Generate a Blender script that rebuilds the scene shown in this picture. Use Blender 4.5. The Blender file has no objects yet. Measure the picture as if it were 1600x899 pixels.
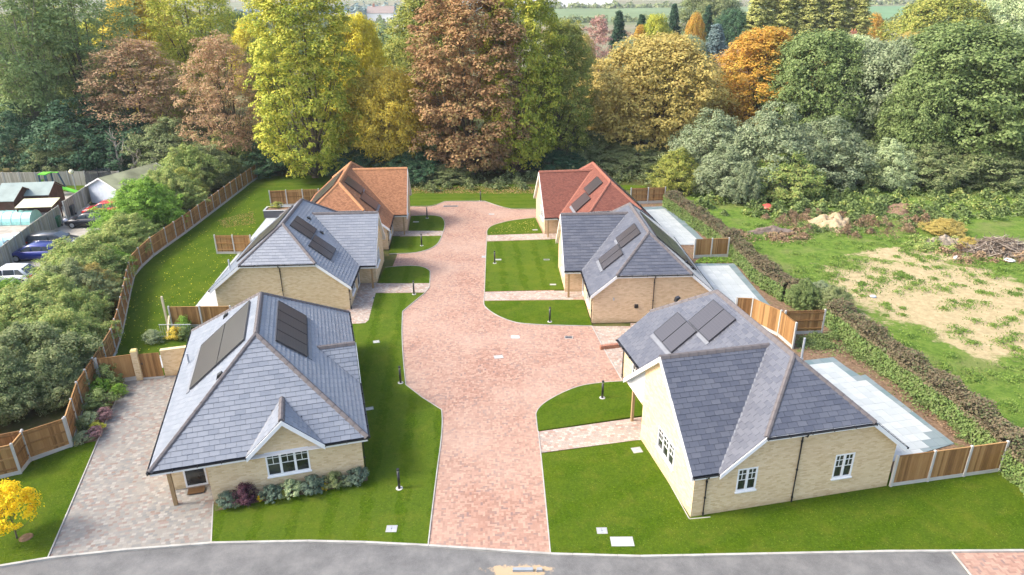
import bpy, math, random
import numpy as np
from mathutils import Vector, Matrix
from mathutils.geometry import tessellate_polygon

random.seed(7)
RS = np.random.RandomState(11)
S = bpy.context.scene
C = S.collection
R = math.radians

# ------------------------------------------------------------------ camera
F, TH, ROLL, CX, CY, CAMH = 1100.42, 0.40217, -0.008417, 800.0, 446.56, 22.0
cam = bpy.data.cameras.new("camera")
cam.sensor_width = 36.0
cam.lens = 36.0 * F / 1600.0
cam.shift_y = -(449.5 - CY) / 1600.0
cam.clip_start = 0.5
cam.clip_end = 9000.0
camo = bpy.data.objects.new("camera", cam)
C.objects.link(camo)
camo.matrix_world = Matrix.Translation((0, 0, CAMH)) @ Matrix.Rotation(math.pi / 2 - TH, 4, 'X') @ Matrix.Rotation(ROLL, 4, 'Z')
S.camera = camo

# ------------------------------------------------------------------ light
SUN_EL, SUN_AZ = R(44), R(-97)      # azimuth clockwise from +Y: a soft sun high on the left
world = bpy.data.worlds.new("World")
S.world = world
world.use_nodes = True
wn, wl = world.node_tree.nodes, world.node_tree.links
wn.clear()
wo_ = wn.new('ShaderNodeOutputWorld')
bg = wn.new('ShaderNodeBackground')
sky = wn.new('ShaderNodeTexSky')
sky.sky_type = 'NISHITA'
sky.sun_disc = False
sky.sun_elevation = SUN_EL
sky.sun_rotation = SUN_AZ
sky.altitude = 50
sky.air_density = 1.0
sky.dust_density = 4.0
sky.ozone_density = 0.6
bg.inputs[1].default_value = 0.15
wl.new(sky.outputs[0], bg.inputs[0])
wl.new(bg.outputs[0], wo_.inputs[0])
sl = bpy.data.lights.new("sun", 'SUN')
sl.energy = 1.4
sl.angle = R(13)
sl.color = (1.0, 0.95, 0.86)
so = bpy.data.objects.new("sun", sl)
C.objects.link(so)
sd = Vector((math.sin(SUN_AZ) * math.cos(SUN_EL), math.cos(SUN_AZ) * math.cos(SUN_EL), math.sin(SUN_EL)))
so.rotation_euler = sd.to_track_quat('Z', 'Y').to_euler()
S.view_settings.view_transform = 'Standard'
S.view_settings.look = 'None'
S.view_settings.gamma = 1
S.view_settings.exposure = 1.55

# ------------------------------------------------------------------ helpers
def at(px, py, z=0.0):
    """a point of the photograph carried out to the horizontal plane z"""
    a = (px - CX) / F; b = (py - CY) / F
    cr, sr = math.cos(ROLL), math.sin(ROLL)
    a, b = cr * a + sr * b, -sr * a + cr * b
    dy = math.cos(TH) - b * math.sin(TH); dz = -math.sin(TH) - b * math.cos(TH)
    k = (z - CAMH) / dz
    return (a * k, dy * k)
def zat(py, Y):
    return CAMH - Y * math.tan(TH + math.atan((py - CY) / F))
def xat(px, Y, z):
    return (px - CX) / F * (Y * math.cos(TH) - (z - CAMH) * math.sin(TH))
def pts(lst, z=0.0):
    return [at(x, y, z) for x, y in lst]

def tag(o, label=None, cat=None, group=None, kind=None):
    if label: o['label'] = label
    if cat: o['category'] = cat
    if group: o['group'] = group
    if kind: o['kind'] = kind
    return o
def empty(name, loc=(0, 0, 0), rz=0.0, label=None, cat=None, group=None):
    o = bpy.data.objects.new(name, None)
    o.empty_display_size = 0.3
    C.objects.link(o)
    o.location = loc; o.rotation_euler = (0, 0, rz)
    return tag(o, label, cat, group)
def inst(name, me, parent=None, M=None, mat=None):
    o = bpy.data.objects.new(name, me)
    C.objects.link(o)
    if parent: o.parent = parent
    if M is not None: o.matrix_basis = M
    if mat is not None and me.materials:
        o.material_slots[0].link = 'OBJECT'
        o.material_slots[0].material = mat
    return o
def copy_tree(o, parent=None):
    c = o.copy(); C.objects.link(c)
    if parent: c.parent = parent
    for ch in o.children: copy_tree(ch, c)
    return c

class MB:
    """collects polygons; build() links them as ONE mesh object with metric UVs"""
    def __init__(s, f=None, flip=False):
        s.v = []; s.f = []; s.m = []; s.fn = f; s.flip = flip; s.cm = 0
    def P(s, p):
        if s.fn: p = s.fn(p)
        s.v.append((float(p[0]), float(p[1]), float(p[2]))); return len(s.v) - 1
    def poly(s, ps):
        ids = [s.P(p) for p in ps]
        if s.flip: ids = ids[::-1]
        s.f.append(ids); s.m.append(s.cm)
    def box(s, a, b):
        x0, y0, z0 = a; x1, y1, z1 = b
        if x0 > x1: x0, x1 = x1, x0
        if y0 > y1: y0, y1 = y1, y0
        if z0 > z1: z0, z1 = z1, z0
        s.hexa([(x0, y0, z0), (x1, y0, z0), (x1, y1, z0), (x0, y1, z0)], [(x0, y0, z1), (x1, y0, z1), (x1, y1, z1), (x0, y1, z1)])
    def hexa(s, bot, top, caps=True):
        n = len(bot); i = len(s.v)
        for p in bot: s.P(p)
        for p in top: s.P(p)
        fs = [[i + k, i + (k + 1) % n, i + n + (k + 1) % n, i + n + k] for k in range(n)]
        if caps: fs += [[i + k for k in range(n)][::-1], [i + n + k for k in range(n)]]
        for f in fs:
            s.f.append(f[::-1] if s.flip else f); s.m.append(s.cm)
    def slab(s, ps, d):
        """planar polygon ps (counter-clockwise seen from above) with thickness d below it"""
        s.hexa([(p[0], p[1], p[2] - d) for p in ps], ps)
    def bar(s, a, b, w, h, up=(0, 0, 1)):
        a = Vector(a); b = Vector(b); d = (b - a).normalized(); up = Vector(up)
        x = d.cross(up)
        if x.length < 1e-4: x = d.cross(Vector((1, 0, 0)))
        x.normalize(); y = x.cross(d).normalized()
        q = [x * sx * w / 2 + y * sy * h / 2 for sx, sy in ((-1, -1), (1, -1), (1, 1), (-1, 1))]
        s.hexa([a + k for k in q], [b + k for k in q])
    def tube(s, path, rad, n=8, cap=True):
        path = [Vector(p) for p in path]
        if not hasattr(rad, '__len__'): rad = [rad] * len(path)
        rings = []
        for i, p in enumerate(path):
            d = (path[min(i + 1, len(path) - 1)] - path[max(i - 1, 0)]).normalized()
            x = d.cross(Vector((0, 0, 1)))
            if x.length < 0.05: x = d.cross(Vector((1, 0, 0)))
            x.normalize(); y = x.cross(d)
            rings.append([s.P(p + (x * math.cos(2 * math.pi * k / n) + y * math.sin(2 * math.pi * k / n)) * rad[i]) for k in range(n)])
        for a, b in zip(rings, rings[1:]):
            for k in range(n):
                s.f.append([a[k], a[(k + 1) % n], b[(k + 1) % n], b[k]]); s.m.append(s.cm)
        if cap:
            s.f.append(rings[0][::-1]); s.m.append(s.cm); s.f.append(rings[-1]); s.m.append(s.cm)
    def mesh(s, name, mats, smooth=False):
        me = bpy.data.meshes.new(name)
        me.from_pydata(s.v, [], s.f)
        if not isinstance(mats, (list, tuple)): mats = [mats]
        for m in mats: me.materials.append(m)
        if len(mats) > 1: me.polygons.foreach_set('material_index', s.m)
        me.update()
        uv = me.uv_layers.new(name='UVMap').data
        for p in me.polygons:
            n = p.normal
            if abs(n.z) > 0.97:
                for li in p.loop_indices:
                    c = me.vertices[me.loops[li].vertex_index].co; uv[li].uv = (c.x, c.y)
            else:
                t = Vector((-n.y, n.x, 0)).normalized(); b = n.cross(t)
                for li in p.loop_indices:
                    c = me.vertices[me.loops[li].vertex_index].co; uv[li].uv = (c.dot(t), c.dot(b))
        if smooth: me.polygons.foreach_set('use_smooth', [True] * len(me.polygons))
        return me
    def build(s, name, mats, parent=None, smooth=False):
        return inst(name, s.mesh(name, mats, smooth), parent)

def quads_mesh(name, V, mat, smooth=False):
    """V: (n,4,3) array of loose quads"""
    n = V.shape[0]
    me = bpy.data.meshes.new(name)
    me.vertices.add(n * 4); me.vertices.foreach_set('co', V.reshape(-1).astype(np.float32))
    me.loops.add(n * 4); me.loops.foreach_set('vertex_index', np.arange(n * 4, dtype=np.int32))
    me.polygons.add(n); me.polygons.foreach_set('loop_start', np.arange(0, n * 4, 4, dtype=np.int32))
    try: me.polygons.foreach_set('loop_total', np.full(n, 4, dtype=np.int32))
    except Exception: pass
    me.materials.append(mat)
    me.update(calc_edges=True); me.validate()
    return me

def catmull(P, n=6, closed=False):
    out = []; m = len(P)
    for i in range(m if closed else m - 1):
        p0 = P[(i - 1) % m] if closed or i > 0 else P[i]
        p1 = P[i]; p2 = P[(i + 1) % m]
        p3 = P[(i + 2) % m] if closed or i + 2 < m else p2
        for k in range(n):
            t = k / n
            out.append(tuple(0.5 * (2 * b + (c - a) * t + (2 * a - 5 * b + 4 * c - d) * t * t + (-a + 3 * b - 3 * c + d) * t ** 3) for a, b, c, d in zip(p0, p1, p2, p3)))
    if not closed: out.append(tuple(P[-1]))
    return out

def area2(P): return sum(P[i][0] * P[(i + 1) % len(P)][1] - P[(i + 1) % len(P)][0] * P[i][1] for i in range(len(P))) / 2
def sheet(name, P, z, mat, depth=0.0, parent=None, kind='structure', label=None):
    """flat ground sheet of outline P at height z, with a skirt of the given depth"""
    P = list(P)
    if area2(P) < 0: P = P[::-1]
    vs = [Vector((x, y, z)) for x, y in P]
    mb = MB()
    for p in vs: mb.P(p)
    for t in tessellate_polygon([vs]):
        a, b, c = [vs[i] for i in t]
        if (b - a).cross(c - a).z < 0: t = t[::-1]
        mb.f.append(list(t)); mb.m.append(0)
    if depth:
        n = len(vs)
        for p in vs: mb.P(p - Vector((0, 0, depth)))
        for i in range(n):
            mb.f.append([i, i + n, (i + 1) % n + n, (i + 1) % n]); mb.m.append(0)
    o = mb.build(name, mat, parent)
    return tag(o, label, None, None, kind)
def strip(mb, path, w, z0, z1, gap=0.0, piece=None):
    """a low kerb of width w along a ground path"""
    path = [Vector((x, y, 0)) for x, y in path]
    for a, b in zip(path, path[1:]):
        d = (b - a)
        if d.length < 0.02: continue
        n = max(1, round(d.length / piece)) if piece else 1
        dn = d.normalized(); nrm = Vector((-dn.y, dn.x, 0)) * w / 2
        for k in range(n):
            p = a + d * (k / n) + dn * gap / 2; q = a + d * ((k + 1) / n) - dn * gap / 2
            B = [p - nrm, q - nrm, q + nrm, p + nrm]
            mb.hexa([(v.x, v.y, z0) for v in B], [(v.x, v.y, z1) for v in B])

# ------------------------------------------------------------------ materials
class NT:
    def __init__(s, name):
        s.m = bpy.data.materials.new(name); s.m.use_nodes = True
        s.n = s.m.node_tree.nodes; s.l = s.m.node_tree.links
        s.b = s.n['Principled BSDF']
        s.out = s.n['Material Output']
    def node(s, t, **k):
        q = s.n.new(t)
        for a, v in k.items(): setattr(q, a, v)
        return q
    def set(s, sock, v):
        if hasattr(v, 'is_output') or isinstance(v, bpy.types.NodeSocket): s.l.new(v, sock)
        else:
            if isinstance(v, (tuple, list)) and len(v) == 3 and sock.type == 'RGBA': v = (*v, 1)
            sock.default_value = v
    def math(s, op, a, b=0.0, c=None):
        q = s.node('ShaderNodeMath', operation=op)
        s.set(q.inputs[0], a); s.set(q.inputs[1], b)
        if c is not None: s.set(q.inputs[2], c)
        return q.outputs[0]
    def mix(s, f, a, b, bt='MIX'):
        q = s.node('ShaderNodeMix', data_type='RGBA', blend_type=bt)
        s.set(q.inputs[0], f); s.set(q.inputs[6], a); s.set(q.inputs[7], b)
        return q.outputs[2]
    def coord(s, which='Object'): return s.node('ShaderNodeTexCoord').outputs[which]
    def xyz(s, v):
        q = s.node('ShaderNodeSeparateXYZ'); s.l.new(v, q.inputs[0]); return q.outputs
    def comb(s, x, y, z=0.0):
        q = s.node('ShaderNodeCombineXYZ'); s.set(q.inputs[0], x); s.set(q.inputs[1], y); s.set(q.inputs[2], z); return q.outputs[0]
    def mapping(s, v, scale=(1, 1, 1), rot=(0, 0, 0), loc=(0, 0, 0)):
        q = s.node('ShaderNodeMapping'); s.l.new(v, q.inputs[0])
        q.inputs[1].default_value = loc; q.inputs[2].default_value = rot; q.inputs[3].default_value = scale
        return q.outputs[0]
    def noise(s, v, scale, detail=4, rough=0.55):
        q = s.node('ShaderNodeTexNoise'); s.l.new(v, q.inputs['Vector'])
        q.inputs['Scale'].default_value = scale; q.inputs['Detail'].default_value = detail; q.inputs['Roughness'].default_value = rough
        return q.outputs[0]
    def white(s, v):
        q = s.node('ShaderNodeTexWhiteNoise', noise_dimensions='3D'); s.l.new(v, q.inputs['Vector']); return q.outputs['Value']
    def ramp(s, f, stops, interp='LINEAR'):
        q = s.node('ShaderNodeValToRGB'); s.set(q.inputs[0], f)
        q.color_ramp.interpolation = interp
        e = q.color_ramp.elements
        while len(e) < len(stops): e.new(0.5)
        for k, (p, c) in enumerate(stops):
            e[k].position = p
            e[k].color = (*c, 1) if isinstance(c, (tuple, list)) else (c, c, c, 1)
        return q.outputs[0]
    def bump(s, h, strength=0.3, dist=0.02):
        q = s.node('ShaderNodeBump'); s.set(q.inputs['Height'], h)
        q.inputs['Strength'].default_value = strength; q.inputs['Distance'].default_value = dist
        s.l.new(q.outputs[0], s.b.inputs['Normal']); return q.outputs[0]
    def base(s, c, rough=0.8, spec=0.3, metal=0.0):
        s.set(s.b.inputs['Base Color'], c); s.set(s.b.inputs['Roughness'], rough)
        s.b.inputs['Specular IOR Level'].default_value = spec; s.b.inputs['Metallic'].default_value = metal
        return s.m
    def rnd(s):
        """one random value per loose piece, whether pieces are objects or islands of one mesh"""
        a = s.node('ShaderNodeObjectInfo').outputs['Random']; b = s.node('ShaderNodeNewGeometry').outputs['Random Per Island']
        return s.math('FRACT', s.math('ADD', a, b))
    def cells(s, v, w, h, off=0.5, jit=0.0, mort=0.06):
        """running-bond cells of w x h metres: returns (random per piece, 1 in the joint)"""
        o = s.xyz(v)
        y = s.math('DIVIDE', o[1], h); row = s.math('FLOOR', y)
        x = s.math('ADD', s.math('DIVIDE', o[0], w), s.math('MULTIPLY', s.math('MODULO', row, 2.0), off))
        if jit: x = s.math('ADD', x, s.math('MULTIPLY', s.white(s.comb(row, 3.3)), jit))
        col = s.math('FLOOR', x)
        fx = s.math('FRACT', x); fy = s.math('FRACT', y)
        ex = s.math('MULTIPLY', s.math('MINIMUM', fx, s.math('SUBTRACT', 1.0, fx)), w)
        ey = s.math('MULTIPLY', s.math('MINIMUM', fy, s.math('SUBTRACT', 1.0, fy)), h)
        e = s.math('MINIMUM', ex, ey)
        return s.white(s.comb(col, row, 1.7)), s.math('LESS_THAN', e, mort * h)

def plain(name, c, rough=0.6, spec=0.4, metal=0.0, var=0.12, scale=3.0, bump=0.0):
    t = NT(name); v = t.coord()
    n = t.noise(v, scale, 5)
    c1 = tuple(min(1, x * (1 - var)) for x in c); c2 = tuple(min(1, x * (1 + var)) for x in c)
    if bump: t.bump(t.noise(v, scale * 12, 4), bump, 0.01)
    return t.base(t.ramp(n, [(0.3, c1), (0.7, c2)]), rough, spec, metal)

def brick_mat(name, cs, mortar=(0.42, 0.37, 0.30)):
    t = NT(name); v = t.coord('UV')
    r, m = t.cells(v, 0.225, 0.075, mort=0.09)
    c = t.ramp(r, [(0.0, cs[0]), (0.35, cs[1]), (0.7, cs[2]), (1.0, cs[3])])
    big = t.noise(v, 0.5, 4)
    c = t.mix(t.math('MULTIPLY', t.ramp(big, [(0.4, 0.0), (0.7, 1.0)]), 0.25), c, cs[0])
    c = t.mix(t.math('MULTIPLY', m, 0.75), c, mortar)
    # damp, stained courses just above the ground
    o = t.xyz(t.coord()); low = t.ramp(t.math('ADD', o[2], t.math('MULTIPLY', t.noise(v, 2.5, 4), 0.35)), [(0.2, 1.0), (0.5, 0.0)])
    c = t.mix(t.math('MULTIPLY', low, 0.35), c, (0.22, 0.15, 0.07))
    t.bump(t.math('SUBTRACT', t.math('MULTIPLY', t.noise(v, 60, 3), 0.3), m), 0.25, 0.004)
    return t.base(c, 0.9, 0.15)
BUFF = brick_mat('buff_brick', [(0.56, 0.40, 0.22), (0.67, 0.51, 0.30), (0.72, 0.57, 0.36), (0.63, 0.47, 0.27)], (0.58, 0.48, 0.34))
PINK = brick_mat('pinkish_buff_brick', [(0.56, 0.38, 0.22), (0.67, 0.48, 0.30), (0.72, 0.53, 0.34), (0.62, 0.43, 0.26)], (0.52, 0.42, 0.32))
REDB = brick_mat('red_brick', [(0.28, 0.09, 0.05), (0.36, 0.12, 0.07), (0.40, 0.16, 0.1), (0.25, 0.08, 0.05)])
DARKB = brick_mat('dark_brick', [(0.12, 0.05, 0.04), (0.16, 0.07, 0.05), (0.19, 0.09, 0.06), (0.1, 0.05, 0.04)])

def slate_mat(name, a, b, rough=0.44):
    t = NT(name); v = t.coord('Object'); r = t.rnd()
    c = t.ramp(r, [(0.0, a), (0.5, tuple((x + y) / 2 for x, y in zip(a, b))), (1.0, b)])
    n = t.noise(v, 4.0, 6, 0.7)
    c = t.mix(t.math('MULTIPLY', t.ramp(n, [(0.55, 0.0), (0.8, 1.0)]), 0.2), c, (0.25, 0.26, 0.25))
    t.bump(t.noise(v, 25, 4), 0.25, 0.004)
    t.b.inputs['Sheen Weight'].default_value = 0.55; t.b.inputs['Sheen Roughness'].default_value = 0.35; t.b.inputs['Sheen Tint'].default_value = (.9, .95, 1, 1)
    return t.base(c, t.math('ADD', rough, t.math('MULTIPLY', r, 0.12)), 0.95)
SLATE = slate_mat('pale_blue_grey_slate', (0.125, 0.145, 0.18), (0.165, 0.185, 0.22))
SLATE_D = slate_mat('dark_grey_slate', (0.055, 0.06, 0.08), (0.08, 0.086, 0.108))
def tile_mat(name, cs):
    t = NT(name); v = t.coord('UV')
    r, m = t.cells(v, 0.165, 0.10, mort=0.10)
    c = t.ramp(r, [(0.0, cs[0]), (0.4, cs[1]), (0.8, cs[2]), (1.0, cs[0])])
    c = t.mix(t.math('MULTIPLY', m, 0.55), c, tuple(x * 0.45 for x in cs[0]))
    y = t.math('FRACT', t.math('DIVIDE', t.xyz(v)[1], 0.10))
    t.bump(t.math('ADD', t.math('SUBTRACT', 1.0, y), t.math('MULTIPLY', r, 0.3)), 0.6, 0.015)
    return t.base(c, 0.8, 0.25)
TILE_O = tile_mat('orange_clay_tile', [(0.21, 0.092, 0.045), (0.29, 0.132, 0.065), (0.34, 0.160, 0.08)])
TILE_R = tile_mat('red_clay_tile', [(0.145, 0.052, 0.038), (0.19, 0.068, 0.048), (0.225, 0.085, 0.058)])
TILE_OLD = tile_mat('old_clay_tile', [(0.2, 0.09, 0.06), (0.28, 0.13, 0.09), (0.3, 0.16, 0.1)])
RIDGE_G = plain('grey_ridge_tile', (0.125, 0.112, 0.112), 0.7, 0.3, var=0.15)
RIDGE_O = plain('orange_ridge_tile', (0.42, 0.20, 0.09), 0.75, 0.3)
RIDGE_R = plain('red_ridge_tile', (0.27, 0.105, 0.07), 0.75, 0.3)
DECK = plain('roof_underlay', (0.035, 0.04, 0.05), 0.9, 0.1)
LEAD = plain('lead_flashing', (0.16, 0.17, 0.19), 0.5, 0.5)
WHITE = plain('white_trim_paint', (0.78, 0.78, 0.77), 0.45, 0.4, var=0.03)
BLACK = plain('black_plastic', (0.018, 0.018, 0.02), 0.35, 0.5)
SOFFIT = plain('grey_soffit', (0.40, 0.42, 0.44), 0.6, 0.3, var=0.04)
EDGE = plain('muted_edging_concrete', (0.36, 0.35, 0.32), 0.9, 0.15, var=0.2, scale=1.5)
CONC = plain('pale_concrete', (0.46, 0.45, 0.42), 0.85, 0.2, var=0.12, scale=2.0, bump=0.2)
CONC_D = plain('weathered_concrete', (0.36, 0.36, 0.34), 0.9, 0.2, var=0.2, scale=1.0, bump=0.2)
def glass_mat():
    t = NT('window_glass'); v = t.coord()
    c = t.ramp(t.noise(v, 1.2, 2), [(0.35, (0.012, 0.014, 0.016)), (0.7, (0.06, 0.065, 0.06))])
    m = t.base(c, 0.04, 0.8); t.b.inputs['IOR'].default_value = 1.5
    return m
GLASS = glass_mat()
def solar_mat():
    t = NT('solar_glass'); v = t.coord('UV'); o = t.xyz(v)
    def lines(k, w):
        f = t.math('FRACT', t.math('DIVIDE', o[k], w)); return t.math('LESS_THAN', t.math('MINIMUM', f, t.math('SUBTRACT', 1.0, f)), 0.05)
    ln = t.math('MAXIMUM', lines(0, 0.16), lines(1, 0.16))
    c = t.mix(t.math('MULTIPLY', ln, 0.25), (0.045, 0.04, 0.042), (0.15, 0.14, 0.14))
    m = t.base(c, 0.28, 0.9); t.b.inputs['Coat Weight'].default_value = 0.1; t.b.inputs['Coat Roughness'].default_value = 0.15
    return m
SOLAR = solar_mat()
def wood_mat(name, cs, rough=0.8):
    t = NT(name); v = t.coord('Object'); r = t.rnd()
    g = t.noise(t.mapping(v, (14, 14, 1.2)), 3.0, 5, 0.6)
    c = t.ramp(t.math('ADD', t.math('MULTIPLY', r, 0.6), t.math('MULTIPLY', g, 0.5)), [(0.1, cs[0]), (0.45, cs[1]), (0.9, cs[2])])
    return t.base(c, rough, 0.2)
WOOD = wood_mat('new_fence_timber', [(0.11, 0.055, 0.022), (0.29, 0.155, 0.058), (0.42, 0.25, 0.105)])
WOOD_G = wood_mat('weathered_grey_timber', [(0.17, 0.16, 0.13), (0.30, 0.28, 0.23), (0.42, 0.40, 0.34)])
POST = wood_mat('porch_post_timber', [(0.20, 0.12, 0.055), (0.33, 0.22, 0.11), (0.40, 0.28, 0.16)])
WOOD_RAIL = wood_mat('pale_timber_rail', [(0.45, 0.36, 0.22), (0.58, 0.48, 0.32), (0.65, 0.56, 0.4)])

def herring():
    t = NT('red_block_paving'); v = t.coord('Object')
    o = t.xyz(t.mapping(v, (1, 1, 1), (0, 0, R(-2))))
    w = 0.105
    x = t.math('DIVIDE', o[0], w); y = t.math('DIVIDE', o[1], w)
    i = t.math('FLOOR', x); j = t.math('FLOOR', y); fx = t.math('FRACT', x); fy = t.math('FRACT', y)
    d = t.math('SUBTRACT', i, j)
    k = t.math('SUBTRACT', d, t.math('MULTIPLY', t.math('FLOOR', t.math('DIVIDE', d, 4.0)), 4.0))
    k1 = t.math('COMPARE', k, 1.0, 0.2); k2 = t.math('COMPARE', k, 2.0, 0.2); vert = t.math('GREATER_THAN', k, 1.5)
    idv = t.comb(t.math('SUBTRACT', i, k1), t.math('SUBTRACT', j, k2), vert)
    r = t.white(idv)
    lx = t.math('ADD', fx, k1); ly = t.math('ADD', fy, k2)
    W = t.math('SUBTRACT', 2.0, vert); H_ = t.math('ADD', 1.0, vert)
    e = t.math('MINIMUM', t.math('MINIMUM', lx, t.math('SUBTRACT', W, lx)), t.math('MINIMUM', ly, t.math('SUBTRACT', H_, ly)))
    m = t.math('LESS_THAN', e, 0.06)
    c = t.ramp(r, [(0.0, (0.19, 0.13, 0.12)), (0.14, (0.25, 0.14, 0.105)), (0.5, (0.33, 0.19, 0.14)), (0.8, (0.39, 0.255, 0.19)), (1.0, (0.29, 0.16, 0.12))])
    big = t.noise(v, 0.22, 5, 0.6)
    c = t.mix(t.ramp(big, [(0.36, 0.0), (0.68, 0.5)]), c, (0.44, 0.33, 0.26))       # sand and salts dried on the blocks
    med = t.noise(v, 1.1, 5, 0.7)
    c = t.mix(t.ramp(med, [(0.52, 0.0), (0.8, 0.3)]), c, (0.22, 0.14, 0.12))
    c = t.mix(t.math('MULTIPLY', m, 0.45), c, (0.30, 0.20, 0.16))
    t.bump(t.math('SUBTRACT', t.math('MULTIPLY', r, 0.3), m), 0.5, 0.006)
    return t.base(c, 0.85, 0.2)
PAVE_RED = herring()
def setts(name, cols, w, h, jit, wash, joint=(0.22, 0.2, 0.17), rot=0.0, mort=0.07):
    t = NT(name); v = t.mapping(t.coord('Object'), (1, 1, 1), (0, 0, rot))
    r, m = t.cells(v, w, h, 0.5, jit, mort)
    n = len(cols)
    c = t.ramp(r, [(k / n, q) for k, q in enumerate(cols)], 'CONSTANT')
    c = t.mix(t.ramp(t.noise(v, 0.5, 5, 0.65), [(0.4, 0.0), (0.7, 0.6)]), c, wash)
    c = t.mix(t.math('MULTIPLY', m, 0.7), c, joint)
    t.bump(t.math('SUBTRACT', t.math('MULTIPLY', r, 0.4), m), 0.6, 0.008)
    return t.base(c, 0.88, 0.2)
SETTS = setts('tumbled_setts', [(0.221, 0.208, 0.187), (0.264, 0.251, 0.227), (0.165, 0.169, 0.165), (0.225, 0.171, 0.149), (0.206, 0.202, 0.192), (0.297, 0.284, 0.260), (0.194, 0.144, 0.124), (0.184, 0.184, 0.175), (0.241, 0.224, 0.200)], 0.19, 0.15, 0.6, (0.247, 0.235, 0.211), rot=R(-14))
PATHM = setts('pale_pink_path_blocks', [(0.390, 0.296, 0.242), (0.437, 0.359, 0.296), (0.328, 0.211, 0.164), (0.374, 0.281, 0.234), (0.296, 0.250, 0.218), (0.452, 0.390, 0.335)], 0.2, 0.16, 0.5, (0.437, 0.374, 0.320), rot=R(3))
PATHM2 = setts('sloping_path_blocks', [(0.390, 0.296, 0.242), (0.437, 0.359, 0.296), (0.328, 0.211, 0.164), (0.374, 0.281, 0.234), (0.296, 0.250, 0.218), (0.452, 0.390, 0.335)], 0.2, 0.16, 0.5, (0.421, 0.351, 0.296), rot=R(-11))
def slab_mat(name, a, b):
    t = NT(name); v = t.coord('Object'); r = t.rnd()
    c = t.ramp(r, [(0, a), (1, b)])
    c = t.mix(t.ramp(t.noise(v, 3.0, 5), [(0.5, 0.0), (0.8, 0.3)]), c, tuple(x * 0.75 for x in a))
    return t.base(c, 0.7, 0.3)
SLAB_W = slab_mat('pale_paving_slab', (0.36, 0.39, 0.39), (0.43, 0.455, 0.45))
SLAB_G = slab_mat('blue_grey_paving_slab', (0.13, 0.19, 0.20), (0.20, 0.24, 0.25))

def lawn_mat(name, stripe_rot, stripe_w, amt, dark=1.0, yellow=0.4):
    t = NT(name); v = t.coord('Object')
    a = tuple(x * dark for x in (0.026, 0.064, 0.003)); b = tuple(x * dark for x in (0.082, 0.138, 0.006))
    c = t.ramp(t.noise(v, 9.0, 6, 0.75), [(0.3, a), (0.7, b)])
    o = t.xyz(t.mapping(v, (1, 1, 1), (0, 0, stripe_rot)))
    wob = t.math('MULTIPLY', t.noise(v, 0.8, 4), 1.1)
    st = t.math('SINE', t.math('MULTIPLY', t.math('ADD', o[0], wob), 2 * math.pi / stripe_w))
    c = t.mix(t.ramp(st, [(0.35, amt), (0.65, 0.0)]), c, tuple(x * dark for x in (0.120, 0.164, 0.0240)))
    c = t.mix(t.ramp(t.noise(v, 0.28, 5, 0.7), [(0.45, 0.0), (0.65, 0.35)]), c, (0.12, 0.155, 0.012))
    c = t.mix(t.ramp(t.noise(v, 0.9, 5, 0.7), [(0.50, 0.0), (0.72, yellow)]), c, (0.152, 0.152, 0.0224))
    c = t.mix(t.ramp(t.noise(v, 2.6, 5, 0.7), [(0.55, 0.0), (0.75, 0.5)]), c, (0.03, 0.07, 0.005))
    t.bump(t.noise(v, 45, 4, 0.8), 0.9, 0.05)
    return t.base(c, 0.95, 0.05)
LAWN = lawn_mat('striped_lawn', R(-4), 1.6, 0.30)
LAWN_R = lawn_mat('plain_lawn', R(60), 2.6, 0.12)
LAWN_F = lawn_mat('far_lawn', R(90), 1.3, 0.3, 1.05, 0.5)
LAWN_G = lawn_mat('leaf_strewn_lawn', R(12), 1.7, 0.12, 0.95, 0.25)
def field_mat():
    t = NT('rough_field'); v = t.coord('Object')
    g = t.ramp(t.noise(v, 1.4, 6, 0.75), [(0.3, (0.05, 0.095, 0.018)), (0.5, (0.115, 0.19, 0.03)), (0.72, (0.19, 0.24, 0.055))])
    g = t.mix(t.ramp(t.noise(v, 0.25, 4), [(0.5, 0.0), (0.65, 0.5)]), g, (0.20, 0.20, 0.08))
    s = t.ramp(t.noise(v, 2.2, 6, 0.8), [(0.3, (0.31, 0.245, 0.13)), (0.55, (0.45, 0.365, 0.21)), (0.8, (0.56, 0.47, 0.31))])
    o = t.xyz(v)
    def ell(cx, cy, rx, ry):
        dx = t.math('DIVIDE', t.math('SUBTRACT', o[0], cx), rx); dy = t.math('DIVIDE', t.math('SUBTRACT', o[1], cy), ry)
        return t.math('SQRT', t.math('ADD', t.math('MULTIPLY', dx, dx), t.math('MULTIPLY', dy, dy)))
    d = t.math('MINIMUM', ell(33.0, 49.5, 7.5, 7.5), t.math('MINIMUM', ell(37.5, 41.5, 8.0, 3.4), ell(36.0, 58.0, 5.0, 1.8)))
    n = t.math('ADD', t.math('MULTIPLY', t.noise(v, 0.35, 6, 0.7), 1.5), t.math('MULTIPLY', t.noise(v, 1.8, 4, 0.7), 0.7))
    f = t.ramp(t.math('ADD', d, t.math('SUBTRACT', n, 1.22)), [(0.80, 1.0), (1.06, 0.0)])
    t.bump(t.noise(v, 7, 6, 0.8), 0.9, 0.12)
    return t.base(t.mix(f, g, s), 0.95, 0.05)
FIELD = field_mat()
def soil_mat():
    t = NT('leafy_bare_soil'); v = t.coord('Object')
    c = t.ramp(t.noise(v, 5, 6, 0.8), [(0.3, (0.10, 0.065, 0.04)), (0.5, (0.19, 0.125, 0.08)), (0.7, (0.33, 0.23, 0.16))])
    c = t.mix(t.ramp(t.noise(v, 0.9, 5, 0.7), [(0.56, 0.0), (0.66, 0.8)]), c, (0.10, 0.17, 0.03))
    t.bump(t.noise(v, 14, 5, 0.8), 0.9, 0.06)
    return t.base(c, 0.95, 0.05)
SOIL = soil_mat()
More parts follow.
